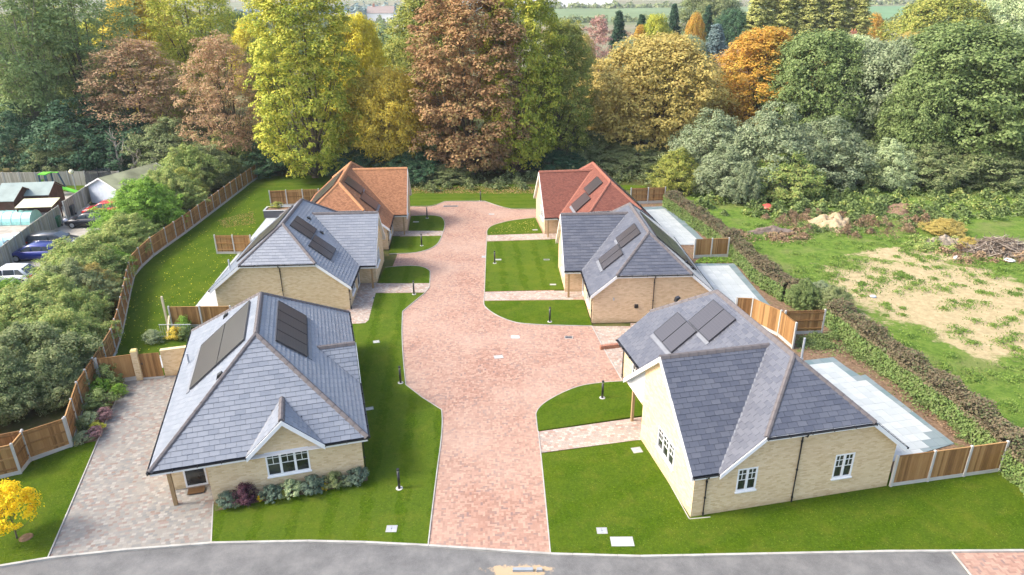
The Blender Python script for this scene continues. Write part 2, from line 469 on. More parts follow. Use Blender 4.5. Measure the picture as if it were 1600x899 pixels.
def asphalt_mat():
    t = NT('worn_asphalt'); v = t.coord('Object')
    c = t.ramp(t.noise(v, 0.7, 6, 0.7), [(0.3, (0.085, 0.085, 0.085)), (0.5, (0.13, 0.129, 0.127)), (0.7, (0.18, 0.177, 0.17))])
    c = t.mix(t.ramp(t.noise(v, 55, 3, 0.7), [(0.5, 0.0), (0.75, 0.6)]), c, (0.26, 0.26, 0.25))
    o = t.xyz(v)
    dx = t.math('DIVIDE', t.math('SUBTRACT', o[0], 0.2), 2.4); dy = t.math('DIVIDE', t.math('SUBTRACT', o[1], 21.9), 0.8)
    d = t.math('ADD', t.math('SQRT', t.math('ADD', t.math('MULTIPLY', dx, dx), t.math('MULTIPLY', dy, dy))), t.math('MULTIPLY', t.noise(v, 2.5, 5), 0.9))
    c = t.mix(t.ramp(d, [(0.9, 0.75), (1.35, 0.0)]), c, (0.46, 0.33, 0.19))           # sand trodden out over the road
    t.bump(t.noise(v, 70, 3), 0.5, 0.01)
    return t.base(c, 0.85, 0.25)
ASPHALT = asphalt_mat()
def ground_mat():
    t = NT('woodland_ground'); v = t.coord('Object')
    c = t.ramp(t.noise(v, 0.35, 6, 0.7), [(0.3, (0.05, 0.055, 0.02)), (0.5, (0.09, 0.10, 0.03)), (0.7, (0.16, 0.12, 0.06))])
    far = t.ramp(t.noise(v, 0.006, 4, 0.6), [(0.35, (0.13, 0.16, 0.07)), (0.5, (0.22, 0.20, 0.13)), (0.62, (0.11, 0.17, 0.06))])
    far = t.mix(0.35, far, t.ramp(t.noise(v, 0.05, 6, 0.8), [(0.3, (0.08, 0.09, 0.05)), (0.7, (0.26, 0.22, 0.15))]))
    o = t.xyz(v)
    f = t.ramp(t.math('DIVIDE', o[1], 1000.0), [(0.13, 0.0), (0.2, 1.0)])
    t.bump(t.noise(v, 3, 5), 0.5, 0.1)
    return t.base(t.mix(f, c, far), 0.95, 0.05)
GROUND = ground_mat()
def gravel_mat():
    t = NT('car_park_surface'); v = t.coord('Object')
    c = t.ramp(t.noise(v, 1.0, 6, 0.7), [(0.3, (0.26, 0.24, 0.2)), (0.6, (0.40, 0.37, 0.32)), (0.8, (0.52, 0.50, 0.46))])
    t.bump(t.noise(v, 30, 4), 0.5, 0.02)
    return t.base(c, 0.9, 0.15)
CARPARK = gravel_mat()
def leaf_mat(name, cols, trans=0.3, clump=0.5, gloss=0.12, sc=0.45):
    t = NT(name); v = t.coord('Object')
    r = t.node('ShaderNodeNewGeometry').outputs['Random Per Island']
    f = t.math('ADD', t.math('MULTIPLY', r, 1 - clump), t.math('MULTIPLY', t.noise(v, sc, 3, 0.6), clump * 1.7))
    f = t.math('SUBTRACT', f, clump * 0.35)
    n = len(cols); cols = [tuple(min(.9, x * 1.45) for x in q) for q in cols]
    c = t.ramp(f, [(0.02 + 0.96 * k / (n - 1), q) for k, q in enumerate(cols)])
    t.base(c, 0.6, gloss)
    if trans:
        tr = t.node('ShaderNodeBsdfTranslucent'); t.l.new(c, tr.inputs[0])
        mx = t.node('ShaderNodeMixShader'); mx.inputs[0].default_value = trans
        t.l.new(t.b.outputs[0], mx.inputs[1]); t.l.new(tr.outputs[0], mx.inputs[2]); t.l.new(mx.outputs[0], t.out.inputs[0])
    return t.m
LF = dict(
 lime=leaf_mat('lime_autumn_leaves', [(0.07, 0.11, 0.02), (0.17, 0.22, 0.03), (0.33, 0.35, 0.05), (0.48, 0.43, 0.07), (0.14, 0.19, 0.03)]),
 rust=leaf_mat('rust_brown_leaves', [(0.12, 0.075, 0.035), (0.22, 0.135, 0.065), (0.32, 0.185, 0.09), (0.28, 0.22, 0.09), (0.17, 0.14, 0.06)]),
 rose=leaf_mat('rose_brown_leaves', [(0.15, 0.09, 0.05), (0.30, 0.18, 0.10), (0.40, 0.26, 0.16), (0.28, 0.24, 0.10), (0.20, 0.15, 0.07)]),
 gold=leaf_mat('golden_leaves', [(0.14, 0.13, 0.03), (0.30, 0.25, 0.05), (0.46, 0.36, 0.06), (0.55, 0.42, 0.05), (0.26, 0.24, 0.05)]),
 airy=leaf_mat('airy_grey_green_leaves', [(0.07,0.10,0.04),(0.14,0.20,0.07),(0.23,0.30,0.11),(0.32,0.37,0.15),(0.13,0.19,0.06)]),
 yellow=leaf_mat('bright_yellow_leaves', [(0.26, 0.25, 0.03), (0.42, 0.38, 0.04), (0.55, 0.46, 0.05), (0.34, 0.33, 0.05)]),
 acer=leaf_mat('vivid_yellow_leaves', [(0.42, 0.26, 0.01), (0.58, 0.40, 0.012), (0.68, 0.52, 0.02), (0.5, 0.33, 0.012)], 0.35),
 olive=leaf_mat('olive_green_leaves', [(0.060, 0.084, 0.018), (0.132, 0.168, 0.036), (0.240, 0.264, 0.060), (0.324, 0.300, 0.072), (0.144, 0.168, 0.036)]),
 khaki=leaf_mat('khaki_leaves', [(0.13, 0.11, 0.03), (0.28, 0.23, 0.07), (0.40, 0.33, 0.10), (0.36, 0.27, 0.09), (0.20, 0.18, 0.05)]),
 orange=leaf_mat('orange_leaves', [(0.14, 0.12, 0.03), (0.32, 0.18, 0.04), (0.46, 0.26, 0.05), (0.40, 0.33, 0.06), (0.24, 0.20, 0.05)]),
 green=leaf_mat('mid_green_leaves', [(0.035,0.058,0.02),(0.08,0.118,0.038),(0.135,0.185,0.06),(0.20,0.245,0.095),(0.075,0.115,0.035)]),
 fresh=leaf_mat('fresh_green_leaves', [(0.06, 0.12, 0.02), (0.12, 0.22, 0.03), (0.20, 0.32, 0.05), (0.26, 0.36, 0.07)]),
 dark=leaf_mat('dark_evergreen_leaves', [(0.016, 0.041, 0.022), (0.034, 0.074, 0.038), (0.061, 0.115, 0.054), (0.047, 0.095, 0.047)], 0.15),
 sage=leaf_mat('grey_green_leaves', [(0.07,0.09,0.05),(0.13,0.165,0.085),(0.20,0.24,0.13),(0.27,0.30,0.18),(0.13,0.16,0.08)]),
 pale=leaf_mat('pale_green_leaves', [(0.14, 0.19, 0.09), (0.26, 0.32, 0.16), (0.38, 0.43, 0.24), (0.34, 0.36, 0.16)]),
 bush=leaf_mat('hedgerow_leaves', [(0.07,0.11,0.03),(0.135,0.195,0.05),(0.21,0.28,0.08),(0.34,0.33,0.11),(0.12,0.18,0.05)]),
 bushd=leaf_mat('dark_hedgerow_leaves', [(0.048, 0.072, 0.030), (0.096, 0.132, 0.048), (0.168, 0.204, 0.084), (0.240, 0.252, 0.120), (0.108, 0.144, 0.054)]),
 twig=leaf_mat('brown_twiggy_growth', [(0.09, 0.06, 0.035), (0.18, 0.12, 0.07), (0.26, 0.18, 0.11), (0.14, 0.15, 0.05)], 0.1),
 hedge=leaf_mat('clipped_hedge_leaves', [(0.04, 0.07, 0.022), (0.085, 0.14, 0.04), (0.14, 0.20, 0.055), (0.11, 0.13, 0.05), (0.15, 0.12, 0.07)], 0.2, 0.55, 0.25, 1.2),
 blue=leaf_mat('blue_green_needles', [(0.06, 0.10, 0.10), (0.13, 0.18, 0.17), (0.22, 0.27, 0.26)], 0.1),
 conifer=leaf_mat('dark_conifer_needles', [(0.015, 0.035, 0.02), (0.03, 0.065, 0.035), (0.05, 0.095, 0.05)], 0.1),
 birch=leaf_mat('pink_brown_birch_twigs', [(0.22, 0.12, 0.10), (0.34, 0.20, 0.17), (0.40, 0.25, 0.20)], 0.2),
 purple=leaf_mat('dark_purple_leaves', [(0.03, 0.012, 0.02), (0.06, 0.025, 0.035), (0.10, 0.04, 0.05)], 0.1),
 mauve=leaf_mat('mauve_brown_leaves', [(0.14, 0.08, 0.08), (0.22, 0.13, 0.13), (0.28, 0.17, 0.16)], 0.1),
 silver=leaf_mat('silver_green_leaves', [(0.05,0.075,0.05),(0.09,0.125,0.085),(0.14,0.18,0.13)], 0.1),
 poplar=leaf_mat('yellow_green_poplar_leaves', [(0.18,0.19,0.06),(0.33,0.35,0.11),(0.46,0.45,0.17),(0.32,0.34,0.10)]),
)
BARK = plain('grey_brown_bark', (0.13, 0.105, 0.075), 0.95, 0.1, var=0.35, scale=2.0, bump=0.6)
BARK_P = plain('pale_bark', (0.34, 0.31, 0.24), 0.95, 0.1, var=0.3, scale=2.0, bump=0.6)

# ------------------------------------------------------------------ roofs: slates, ridge tiles, trim
def clip_rect(poly, x0, x1, y0, y1):
    def cl(P, ax, val, sgn):
        out = []
        for i in range(len(P)):
            a, b = P[i], P[(i + 1) % len(P)]
            da, db = (a[ax] - val) * sgn, (b[ax] - val) * sgn
            if da >= 0: out.append(a)
            if da * db < 0:
                t = da / (da - db); out.append((a[0] + (b[0] - a[0]) * t, a[1] + (b[1] - a[1]) * t))
        return out
    for ax, val, sg in ((0, x0, 1), (0, x1, -1), (1, y0, 1), (1, y1, -1)):
        poly = cl(poly, ax, val, sg)
        if len(poly) < 3: return []
    return poly
SL_W, SL_H = 0.46, 0.25
def slate_shape(mb, P, y0, y1, T):
    """one slate: clipped outline P on the slope plane, tail lifted"""
    def h(y): return 0.034 - 0.022 * (y - y0) / (y1 - y0)
    mb.hexa([T(a, b, -0.004) for a, b in P], [T(a, b, h(b)) for a, b in P], caps=False)
    mb.poly([T(a, b, h(b)) for a, b in P])
_full = None
def full_slate():
    global _full
    if _full is None:
        mb = MB(); g = 0.006
        slate_shape(mb, [(g, 0), (SL_W - g, 0), (SL_W - g, SL_H - 0.004), (g, SL_H - 0.004)], 0, SL_H, lambda a, b, c: (a, b, c))
        _full = mb.mesh('slate', SLATE)
    return _full
def slates(parent, poly3, individual, skip=None, f=None, budget=None, mat=None):
    mat = mat or SLATE
    """covers the planar slope poly3 (in the parent's frame, first edge = eave) with slates"""
    P3 = [Vector(f(p)) if f else Vector(p) for p in poly3]
    n = Vector((0, 0, 0))
    for i in range(len(P3)): n += P3[i].cross(P3[(i + 1) % len(P3)])
    n.normalize()
    if n.z < 0: n = -n; 
    up = (Vector((0, 0, 1)) - n * n.z).normalized(); e = up.cross(n).normalized()
    O = P3[0]
    P2 = [((p - O).dot(e), (p - O).dot(up)) for p in P3]
    def T(a, b, c): return O + e * a + up * b + n * c
    xs = [p[0] for p in P2]; ys = [p[1] for p in P2]
    full_area = SL_W * SL_H
    mbs = MB(); rows = int(math.ceil((max(ys) - min(ys)) / SL_H))
    Mb = Matrix(((e.x, up.x, n.x, 0), (e.y, up.y, n.y, 0), (e.z, up.z, n.z, 0), (0, 0, 0, 1)))
    for r in range(rows):
        y0 = min(ys) + r * SL_H; x = min(xs) - SL_W * (0.5 if r % 2 else 0) - 0.001 - random.random() * 0.05
        while x < max(xs):
            g = 0.006
            Q = clip_rect(P2, x + g, x + SL_W - g, y0, y0 + SL_H - 0.004)
            if len(Q) >= 3:
                a = abs(area2(Q))
                if a > 0.006:
                    cx = sum(q[0] for q in Q) / len(Q); cy = sum(q[1] for q in Q) / len(Q)
                    if not (skip and skip(T(cx, cy, 0))):
                        if individual and (budget is None or budget[0] > 0):
                            if budget: budget[0] -= 1
                            if a > full_area * 0.93:
                                M = Matrix.Translation(T(x, y0 + random.uniform(-.006, .006), random.uniform(0, .004))) @ Mb
                                inst('slate', full_slate(), parent, M, mat)
                            else:
                                mb = MB(); slate_shape(mb, Q, y0, y0 + SL_H, T); mb.build('slate', mat, parent)
                        else: slate_shape(mbs, Q, y0, y0 + SL_H, T)
            x += SL_W
    if mbs.v:
        tag(mbs.build('slates', mat, parent), kind='stuff')
_rt = {}
def ridge_tiles(parent, a, b, mat, f=None, individual=True, L=0.45, w=0.15, drop=0.10):
    a = Vector(f(a)) if f else Vector(a); b = Vector(f(b)) if f else Vector(b)
    d = (b - a); n = max(1, round(d.length / L)); Lr = d.length / n; dn = d.normalized()
    x = dn.cross(Vector((0, 0, 1))).normalized(); y = x.cross(dn).normalized()
    prof = [(-w, -drop), (-w * .55, 0.03), (0, 0.075), (w * .55, 0.03), (w, -drop)]
    def shape(mb, T):
        for s0, s1, k in ((0.0, 0.93, 1.0), (0.90, 1.0, 1.12)):
            A = [T(px * k, py * k + 0.0, s0 * Lr) for px, py in prof]; B = [T(px * k, py * k, s1 * Lr - 0.012) for px, py in prof]
            for i in range(4): mb.poly([A[i], B[i], B[i + 1], A[i + 1]])
            mb.poly(A); mb.poly(B[::-1])
    if individual:
        key = (mat.name, round(Lr, 3), w, drop)
        if key not in _rt:
            mb = MB(); shape(mb, lambda px, py, t: (px, py, t)); _rt[key] = mb.mesh('ridge_tile', mat)
        for k in range(n):
            p = a + dn * Lr * k + y * 0.02
            M = Matrix(((x.x, y.x, dn.x, p.x), (x.y, y.y, dn.y, p.y), (x.z, y.z, dn.z, p.z), (0, 0, 0, 1)))
            inst('ridge_tile', _rt[key], parent, M)
    else:
        mb = MB()
        for k in range(n):
            p = a + dn * Lr * k + y * 0.02
            shape(mb, lambda px, py, t: p + x * px + y * py + dn * t)
        mb.build('ridge_tiles', mat, parent)
def gutter(parent, a, b, f=None, out=None):
    mb = MB(); a = Vector(f(a)) if f else Vector(a); b = Vector(f(b)) if f else Vector(b)
    d = (b - a).normalized(); x = d.cross(Vector((0, 0, 1))).normalized()
    prof = [(-.06, 0), (-.055, -.05), (0, -.075), (.055, -.05), (.06, 0), (.05, 0), (0.045, -.045), (0, -.06), (-.045, -.045), (-.05, 0)]
    A = [a + x * p + Vector((0, 0, q)) for p, q in prof]; B = [b + x * p + Vector((0, 0, q)) for p, q in prof]
    mb.hexa(A, B)
    n = max(2, int((b - a).length / 1.0))
    for k in range(n + 1):
        p = a + (b - a) * (k / n)
        mb.bar(p - d * .015 + Vector((0, 0, -.035)), p + d * .015 + Vector((0, 0, -.035)), .135, .09)
    return mb.build('gutter', BLACK, parent)
def downpipe(parent, path, f=None):
    P = [Vector(f(p)) if f else Vector(p) for p in path]
    mb = MB(); mb.tube(P, 0.036, 8)
    a, b = P[-2], P[-1]
    for t in (0.08, 0.5, 0.92):
        q = a + (b - a) * t; mb.tube([q + Vector((0, 0, .03)), q - Vector((0, 0, .03))], 0.052, 8)
    return mb.build('downpipe', BLACK, parent)
def board(parent, name, a, b, depth, thick, mat, f, out):
    """vertical board whose top edge runs a-b, offset 'thick' along out"""
    mb = MB(f); o = Vector(out) * thick; a = Vector(a); b = Vector(b); dz = Vector((0, 0, -depth))
    mb.hexa([a + dz, b + dz, b + dz + o, a + dz + o], [a, b, b + o, a + o])
    return mb.build(name, mat, parent)

def wall_with_holes(mb, plane, outline, holes, thick, inward):
    """outline and holes in (s, z); plane(s, z) -> 3D on the outer face"""
    loops = [[Vector((s, z, 0)) for s, z in outline]] + [[Vector((s, z, 0)) for s, z in h] for h in holes]
    flat = [p for l in loops for p in l]
    inw = Vector(inward) * thick
    for t in tessellate_polygon(loops):
        q = [plane(flat[i].x, flat[i].y) for i in t]
        mb.poly(q)
    for l in loops[1:]:
        for i in range(len(l)):
            a = Vector(plane(l[i].x, l[i].y)); b = Vector(plane(l[(i + 1) % len(l)].x, l[(i + 1) % len(l)].y))
            mb.poly([a, b, b + inw, a + inw])
def window(parent, plane, outv, s0, s1, z0, z1, lights=2, bars=True, f=None, door=False):
    """casement window let into a wall; plane(s,z) gives points on the outer face, outv the outward normal"""
    o = Vector(outv)
    def pt(s, z, d): return Vector(plane(s, z)) + o * d
    mb = MB(f); fw = 0.075
    def bar(sa, sb, za, zb, d0=-0.06, d1=0.012):
        mb.hexa([pt(sa, za, d0), pt(sb, za, d0), pt(sb, za, d1), pt(sa, za, d1)], [pt(sa, zb, d0), pt(sb, zb, d0), pt(sb, zb, d1), pt(sa, zb, d1)])
    bar(s0, s0 + fw, z0, z1); bar(s1 - fw, s1, z0, z1); bar(s0 + fw, s1 - fw, z0, z0 + fw); bar(s0 + fw, s1 - fw, z1 - fw, z1)
    wdt = (s1 - s0) / lights
    for k in range(1, lights): bar(s0 + wdt * k - 0.055, s0 + wdt * k + 0.055, z0 + fw, z1 - fw)
    if bars:
        for k in range(lights):
            a, b = s0 + wdt * k + 0.06, s0 + wdt * (k + 1) - 0.06
            zm = z0 + (z1 - z0) * 0.48; zt = (zm + z1) / 2
            for zz in (zm, zt): bar(a, b, zz - .014, zz + .014, -0.045, -0.012)
            bar((a + b) / 2 - .014, (a + b) / 2 + .014, zm + .014, z1 - fw, -0.045, -0.012)
    w = mb.build('door' if door else 'window', WHITE, parent)
    for k in range(lights):
        a, b = s0 + wdt * k + 0.03, s0 + wdt * (k + 1) - 0.03
        pb = MB(f); pb.hexa([pt(a, z0 + .03, -.05), pt(b, z0 + .03, -.05), pt(b, z0 + .03, -.03), pt(a, z0 + .03, -.03)], [pt(a, z1 - .03, -.05), pt(b, z1 - .03, -.05), pt(b, z1 - .03, -.03), pt(a, z1 - .03, -.03)])
        pb.build('pane', GLASS, w)
    if not door:
        sb = MB(f); sb.hexa([pt(s0 - .04, z0 - .07, -.02), pt(s1 + .04, z0 - .07, -.02), pt(s1 + .04, z0 - .07, .07), pt(s0 - .04, z0 - .07, .07)], [pt(s0 - .04, z0, -.02), pt(s1 + .04, z0, -.02), pt(s1 + .04, z0 - .015, .07), pt(s0 - .04, z0 - .015, .07)])
        sb.build('sill', WHITE, w)
    return w
def blinds(parent, plane, outv, s0, s1, z0, z1, f):
    o = Vector(outv); mb = MB(f)
    mb.hexa([Vector(plane(s0, z0)) - o * .2, Vector(plane(s1, z0)) - o * .2, Vector(plane(s1, z0)) - o * .19, Vector(plane(s0, z0)) - o * .19], [Vector(plane(s0, z1)) - o * .2, Vector(plane(s1, z1)) - o * .2, Vector(plane(s1, z1)) - o * .19, Vector(plane(s0, z1)) - o * .19])
def solar(parent, plane, n, u0, u1, v0, v1, f, nu=1, nv=2, flash=None):
    """panels on a slope; plane(u, v) -> point, n the slope normal (before f)"""
    n = Vector(n)
    for i in range(nu):
        for j in range(nv):
            a, b = u0 + (u1 - u0) * i / nu + .012, u0 + (u1 - u0) * (i + 1) / nu - .012
            c, d = v0 + (v1 - v0) * j / nv + .012, v0 + (v1 - v0) * (j + 1) / nv - .012
            q = [Vector(plane(x, y)) for x, y in ((a, c), (b, c), (b, d), (a, d))]
            mb = MB(f); mb.hexa([p + n * .05 for p in q], [p + n * .125 for p in q])
            o = mb.build('solar_panel', SOLAR, parent)
            fr = MB(f); cc = sum(q, Vector()) / 4
            for k in range(4):
                p0, p1 = q[k], q[(k + 1) % 4]
                i0 = p0 + (cc - p0).normalized() * .035; i1 = p1 + (cc - p1).normalized() * .035
                fr.hexa([p + n * .12 for p in (p0, p1, i1, i0)], [p + n * .133 for p in (p0, p1, i1, i0)])
            fr.build('frame', BLACK, o)
    if flash:
        for (a, b, c, d) in flash:
            q = [Vector(plane(x, y)) for x, y in ((a, c), (b, c), (b, d), (a, d))]
            mb = MB(f); mb.hexa([p + n * .03 for p in q], [p + n * .06 for p in q]); mb.build('flashing', LEAD, parent)

# ------------------------------------------------------------------ the five half-hipped bungalows
def bungalow(name, D, x, y, rot, s, label, brick, roofkind, slate_objs=False, near=None, solar_spec=(), solar_back=None, va=None, vb=None, porch='near', vents=(), nearwin=(), pipes=(), gabwin=None, group='half-hipped bungalows', slm=None):
    root = empty(name, (x, y, 0), rot, label, 'bungalow', group)
    W, ze, zr, zh, vh, L = (D[k] for k in ('W', 'ze', 'zr', 'zh', 'vh', 'L'))
    zwr, vw, vn, zn, vf, zf, p, wo = (D[k] for k in ('zwr', 'vw', 'vn', 'zn', 'vf', 'zf', 'p', 'wo'))
    wu = 0.2; k = (zr - ze) / (W / 2); uh = (zh - ze) / k
    f = lambda q: (s * q[0], q[1], q[2]); fl = s < 0
    isl = roofkind == 'slate'
    deckm = DECK if isl else (TILE_O if roofkind == 'orange' else TILE_R)
    ridm = {'slate': RIDGE_G, 'orange': RIDGE_O, 'red': RIDGE_R}[roofkind]
    uw = (zwr - ze) / k; un = (zn - ze) / k; uf = (zf - ze) / k
    kn = (zwr - zn) / (vw - vn); kf = (zwr - zf) / (vf - vw)
    if va is None: va = vn + 1.15
    if vb is None: vb = vf - 0.3
    mainL = [(0, 0, ze), (0, L, ze), (uh, L, zh), (W / 2, L - vh, zr), (W / 2, vh, zr), (uh, 0, zh)]
    mainR = [(W, L, ze), (W, 0, ze), (W - uh, 0, zh), (W / 2, vh, zr), (W / 2, L - vh, zr), (W - uh, L, zh)]
    hipN = [(uh, 0, zh), (W - uh, 0, zh), (W / 2, vh, zr)]
    hipF = [(W - uh, L, zh), (uh, L, zh), (W / 2, L - vh, zr)]
    wN = [(-p, vn, zn), (un, vn, zn), (uw, vw, zwr), (-p, vw, zwr)]
    wF = [(uf, vf, zf), (-p, vf, zf), (-p, vw, zwr), (uw, vw, zwr)]
    rb = MB(f, fl)
    for q in (mainL[::-1], mainR[::-1], hipN, hipF, wN, wF): rb.slab(q, 0.10)
    roof = rb.build('roof', deckm, root)
    if isl:
        def skip(P):      # under the wing's roof
            u, v, z = P.x * s, P.y, P.z
            if u > uw or v < vn or v > vf: return False
            zz = min(zn + kn * (v - vn), zf + kf * (vf - v), zwr)
            return zz > ze + k * u + 0.16
        def skipw(P):     # the wing slates inside the main roof
            u = P.x * s; return u > 0 and ze + k * u > P.z + 0.2
        bud = [298]
        order = [(wN, skipw), (hipN, None), (mainL, skip), (mainR, None), (hipF, None), (wF, skipw)]
        for q, sk in order: slates(roof, q, slate_objs, sk, f, bud, slm)
    ind = True
    ridge_tiles(roof, (W / 2, vh, zr), (W / 2, L - vh, zr), ridm, f, ind)
    for a, b in (((uh, 0, zh), (W / 2, vh, zr)), ((W - uh, 0, zh), (W / 2, vh, zr)), ((uh, L, zh), (W / 2, L - vh, zr)), ((W - uh, L, zh), (W / 2, L - vh, zr)), ((-p, vw, zwr), (uw, vw, zwr))):
        ridge_tiles(roof, a, b, ridm, f, ind)
    # valleys
    vm = MB(f)
    for a, b in (((un, vn, zn), (uw, vw, zwr)), ((uf, vf, zf), (uw, vw, zwr))):
        vm.bar(Vector(a) + Vector((0, 0, .035)), Vector(b) + Vector((0, 0, .035)), .12, .012)
    vm.build('valley_flashing', LEAD if isl else ridm, roof)
    # walls
    a, b = wo, W - wo
    zt = lambda u: ze + k * min(u, W - u) - 0.16
    zc = zh - 0.14
    wp = MB(f, fl)
    P = lambda u, z: (u, wo, z)
    uc = (zc - ze + .16) / k
    outl = [(a, 0), (b, 0), (b, zt(b)), (W - uc, zc), (uc, zc), (a, zt(a))]
    win = [w for w in nearwin]
    wall_with_holes(wp, P, outl, [[(w[0], w[2]), (w[1], w[2]), (w[1], w[3]), (w[0], w[3])] for w in win if w[0] > a], 0.3, (0, 1, 0))
    wall_with_holes(wp, lambda u, z: (u, L - wo, z), outl, [], 0.3, (0, -1, 0))
    # road side wall, with a door and a window
    dv0 = (va - 1.05) if porch == 'near' else vb + 0.25
    dh = [(dv0, 0.02), (dv0 + .95, 0.02), (dv0 + .95, zt(a) - .12), (dv0, zt(a) - .12)]
    wv0 = 1.6 if porch == 'near' else L - 3.4
    wh = [(wv0, .55), (wv0 + 1.5, .55), (wv0 + 1.5, zt(a) - .1), (wv0, zt(a) - .1)]
    PL = lambda v, z: (a, v, z)
    wall_with_holes(wp, PL, [(wo, 0), (L - wo, 0), (L - wo, zt(a)), (wo, zt(a))], [dh, wh], 0.3, (1, 0, 0))
    wall_with_holes(wp, lambda v, z: (b, v, z), [(wo, 0), (L - wo, 0), (L - wo, zt(b)), (wo, zt(b))], [], 0.3, (-1, 0, 0))
    # wing
    g = -p + wu
    PG = lambda v, z: (g, v, z)
    zwn = lambda v: min(zn + kn * (v - vn), zf + kf * (vf - v)) - 0.15
    outg = [(va, 0), (vb, 0), (vb, zwn(vb)), (vw, zwr - .15), (va, zwn(va))]
    gw = gabwin or (va + 0.7 if va > 1 else 2.4, va + 0.7 + 1.9, 1.05, 2.2)
    wall_with_holes(wp, PG, outg, [[(gw[0], gw[2]), (gw[1], gw[2]), (gw[1], gw[3]), (gw[0], gw[3])]], 0.3, (1, 0, 0))
    wnear = [w for w in nearwin if w[0] <= a]
    wall_with_holes(wp, lambda u, z: (u, va + (.003 if va < 1 else 0), z), [(g, 0), (a, 0), (a, zwn(va)), (g, zwn(va))], [], 0.3, (0, 1, 0))
    wall_with_holes(wp, lambda u, z: (u, vb, z), [(g, 0), (a, 0), (a, zwn(vb)), (g, zwn(vb))], [], 0.3, (0, -1, 0))
    wp.build('wall', brick, root)
    fl_ = MB(f); fl_.box((a + .3, wo + .3, .02), (b - .3, L - wo - .3, .1)); fl_.box((a + .35, wo + .35, zt(a) - .05), (b - .35, L - wo - .35, zt(a) + .02)); fl_.build('floor_slab', CONC_D, root)
    for w in win: window(root, P, (0, -1, 0), *w[:4], lights=w[4], f=f)
    window(root, PG, (-1, 0, 0), *gw, lights=3, f=f)
    window(root, PL, (-1, 0, 0), wv0, wv0 + 1.5, .55, zt(a) - .1, lights=2, f=f)
    dm = window(root, PL, (-1, 0, 0), dv0, dv0 + .95, 0.02, zt(a) - .12, lights=1, bars=False, f=f, door=True)
    # porch: post, flat ceiling, panel in the open half of the gable
    if porch == 'near':
        v0, v1 = vn, va; zz = zn; pv = vn + .12
    else:
        v0, v1 = vb, vf; zz = zf; pv = vf - .62
    pm = MB(f); pm.box((-p + .12, min(v0, v1) + .06, zz - .16), (a - .01, max(v0, v1) - .004, zz - .10)); pm.build('porch_ceiling', WHITE, root)
    tri = [(g, v1 if porch == 'near' else v0, zz - .12), (g, v0 + .12 if porch == 'near' else v1 - .12, zz - .12), (g, v1 if porch == 'near' else v0, zwn(v1 if porch == 'near' else v0))]
    tm = MB(f); tm.hexa(tri, [(q[0] + .04, q[1], q[2]) for q in tri]); tm.build('soffit_panel', SOFFIT, root)
    po = MB(f); po.box((-p + .30, pv - .07, 0.0), (-p + .44, pv + .07, zz - .165))
    po.build('porch_post', POST, root)
    # boards under the roof edges
    e = 0.115
    def tr(name, A, B, dep, out, mat=WHITE): board(root, name, A, B, dep, .03, mat, f, out)
    for vv, ou in ((0, (0, -1, 0)), (L, (0, 1, 0))):
        d = .0
        for u0, u1, z0, z1 in ((0, uh, ze, zh), (W, W - uh, ze, zh)):
            tr('bargeboard', (u0, vv, z0 - .012), (u1, vv, z1 - .012), .24, ou)
        tr('fascia', (uh, vv, zh - .02), (W - uh, vv, zh - .02), .20, ou)
        dd = -.10 if vv == 0 else .10
        gutter(root, (uh + .02, vv + dd, zh - .02), (W - uh - .02, vv + dd, zh - .02), f)
        so_ = MB(f)
        A0, A1 = (vv, wo) if vv == 0 else (L - wo, L)
        for u0, u1, z0, z1 in ((0.02, uh, ze, zh), (W - .02, W - uh, ze, zh)):
            so_.hexa([(u0, A0, z0 - .22), (u1, A0, z1 - .22), (u1, A1, z1 - .22), (u0, A1, z0 - .22)], [(u0, A0, z0 - .2), (u1, A0, z1 - .2), (u1, A1, z1 - .2), (u0, A1, z0 - .2)])
        so_.box((uh, A0, zh - .22), (W - uh, A1, zh - .2)); so_.build('soffit', WHITE, root)
    # eaves
    if porch == 'near': segs = [(0, vn), (vf, L)]
    else: segs = [(vf, L)]
    for v0, v1 in segs:
        if v1 - v0 < .3: continue
        tr('fascia', (0.0, v0, ze - .09), (0.0, v1, ze - .09), .16, (1, 0, 0)); gutter(root, (-.06, v0, ze - .03), (-.06, v1, ze - .03), f)
    tr('fascia', (W, 0, ze - .09), (W, L, ze - .09), .16, (-1, 0, 0)); gutter(root, (W + .06, 0, ze - .03), (W + .06, L, ze - .03), f)
    tr('fascia', (-p + .03, vn, zn - .09), (un if un > 0.1 else 0.0, vn, zn - .09), .15, (0, 1, 0)); gutter(root, (-p + .03, vn - .06, zn - .03), (max(un, 0) - .02, vn - .06, zn - .03), f)
    tr('fascia', (-p + .03, vf, zf - .09), (0.0, vf, zf - .09), .15, (0, -1, 0)); gutter(root, (-p + .03, vf + .06, zf - .03), (0, vf + .06, zf - .03), f)
    for v0, z0 in ((vn, zn), (vf, zf)):
        tr('bargeboard', (-p, v0, z0 - .012), (-p, vw, zwr - .012), .26, (-1, 0, 0))
        sm = MB(f); sm.hexa([(-p, v0, z0 - .24), (g, v0, z0 - .24), (g, vw, zwr - .24), (-p, vw, zwr - .24)], [(-p, v0, z0 - .22), (g, v0, z0 - .22), (g, vw, zwr - .22), (-p, vw, zwr - .22)]); sm.build('soffit', WHITE, root)
    for q in pipes: downpipe(root, q, f)
    # solar panels
    pl = lambda u, v: (u, v, ze + k * u); nn = Vector((-k, 0, 1)).normalized()
    for sp in solar_spec: solar(root, pl, nn, *sp[:4], f, *sp[4:6], flash=sp[6] if len(sp) > 6 else None)
    if solar_back:
        pr = lambda u, v: (u, v, ze + k * (W - u)); solar(root, pr, Vector((k, 0, 1)).normalized(), *solar_back, f, 2, 1)
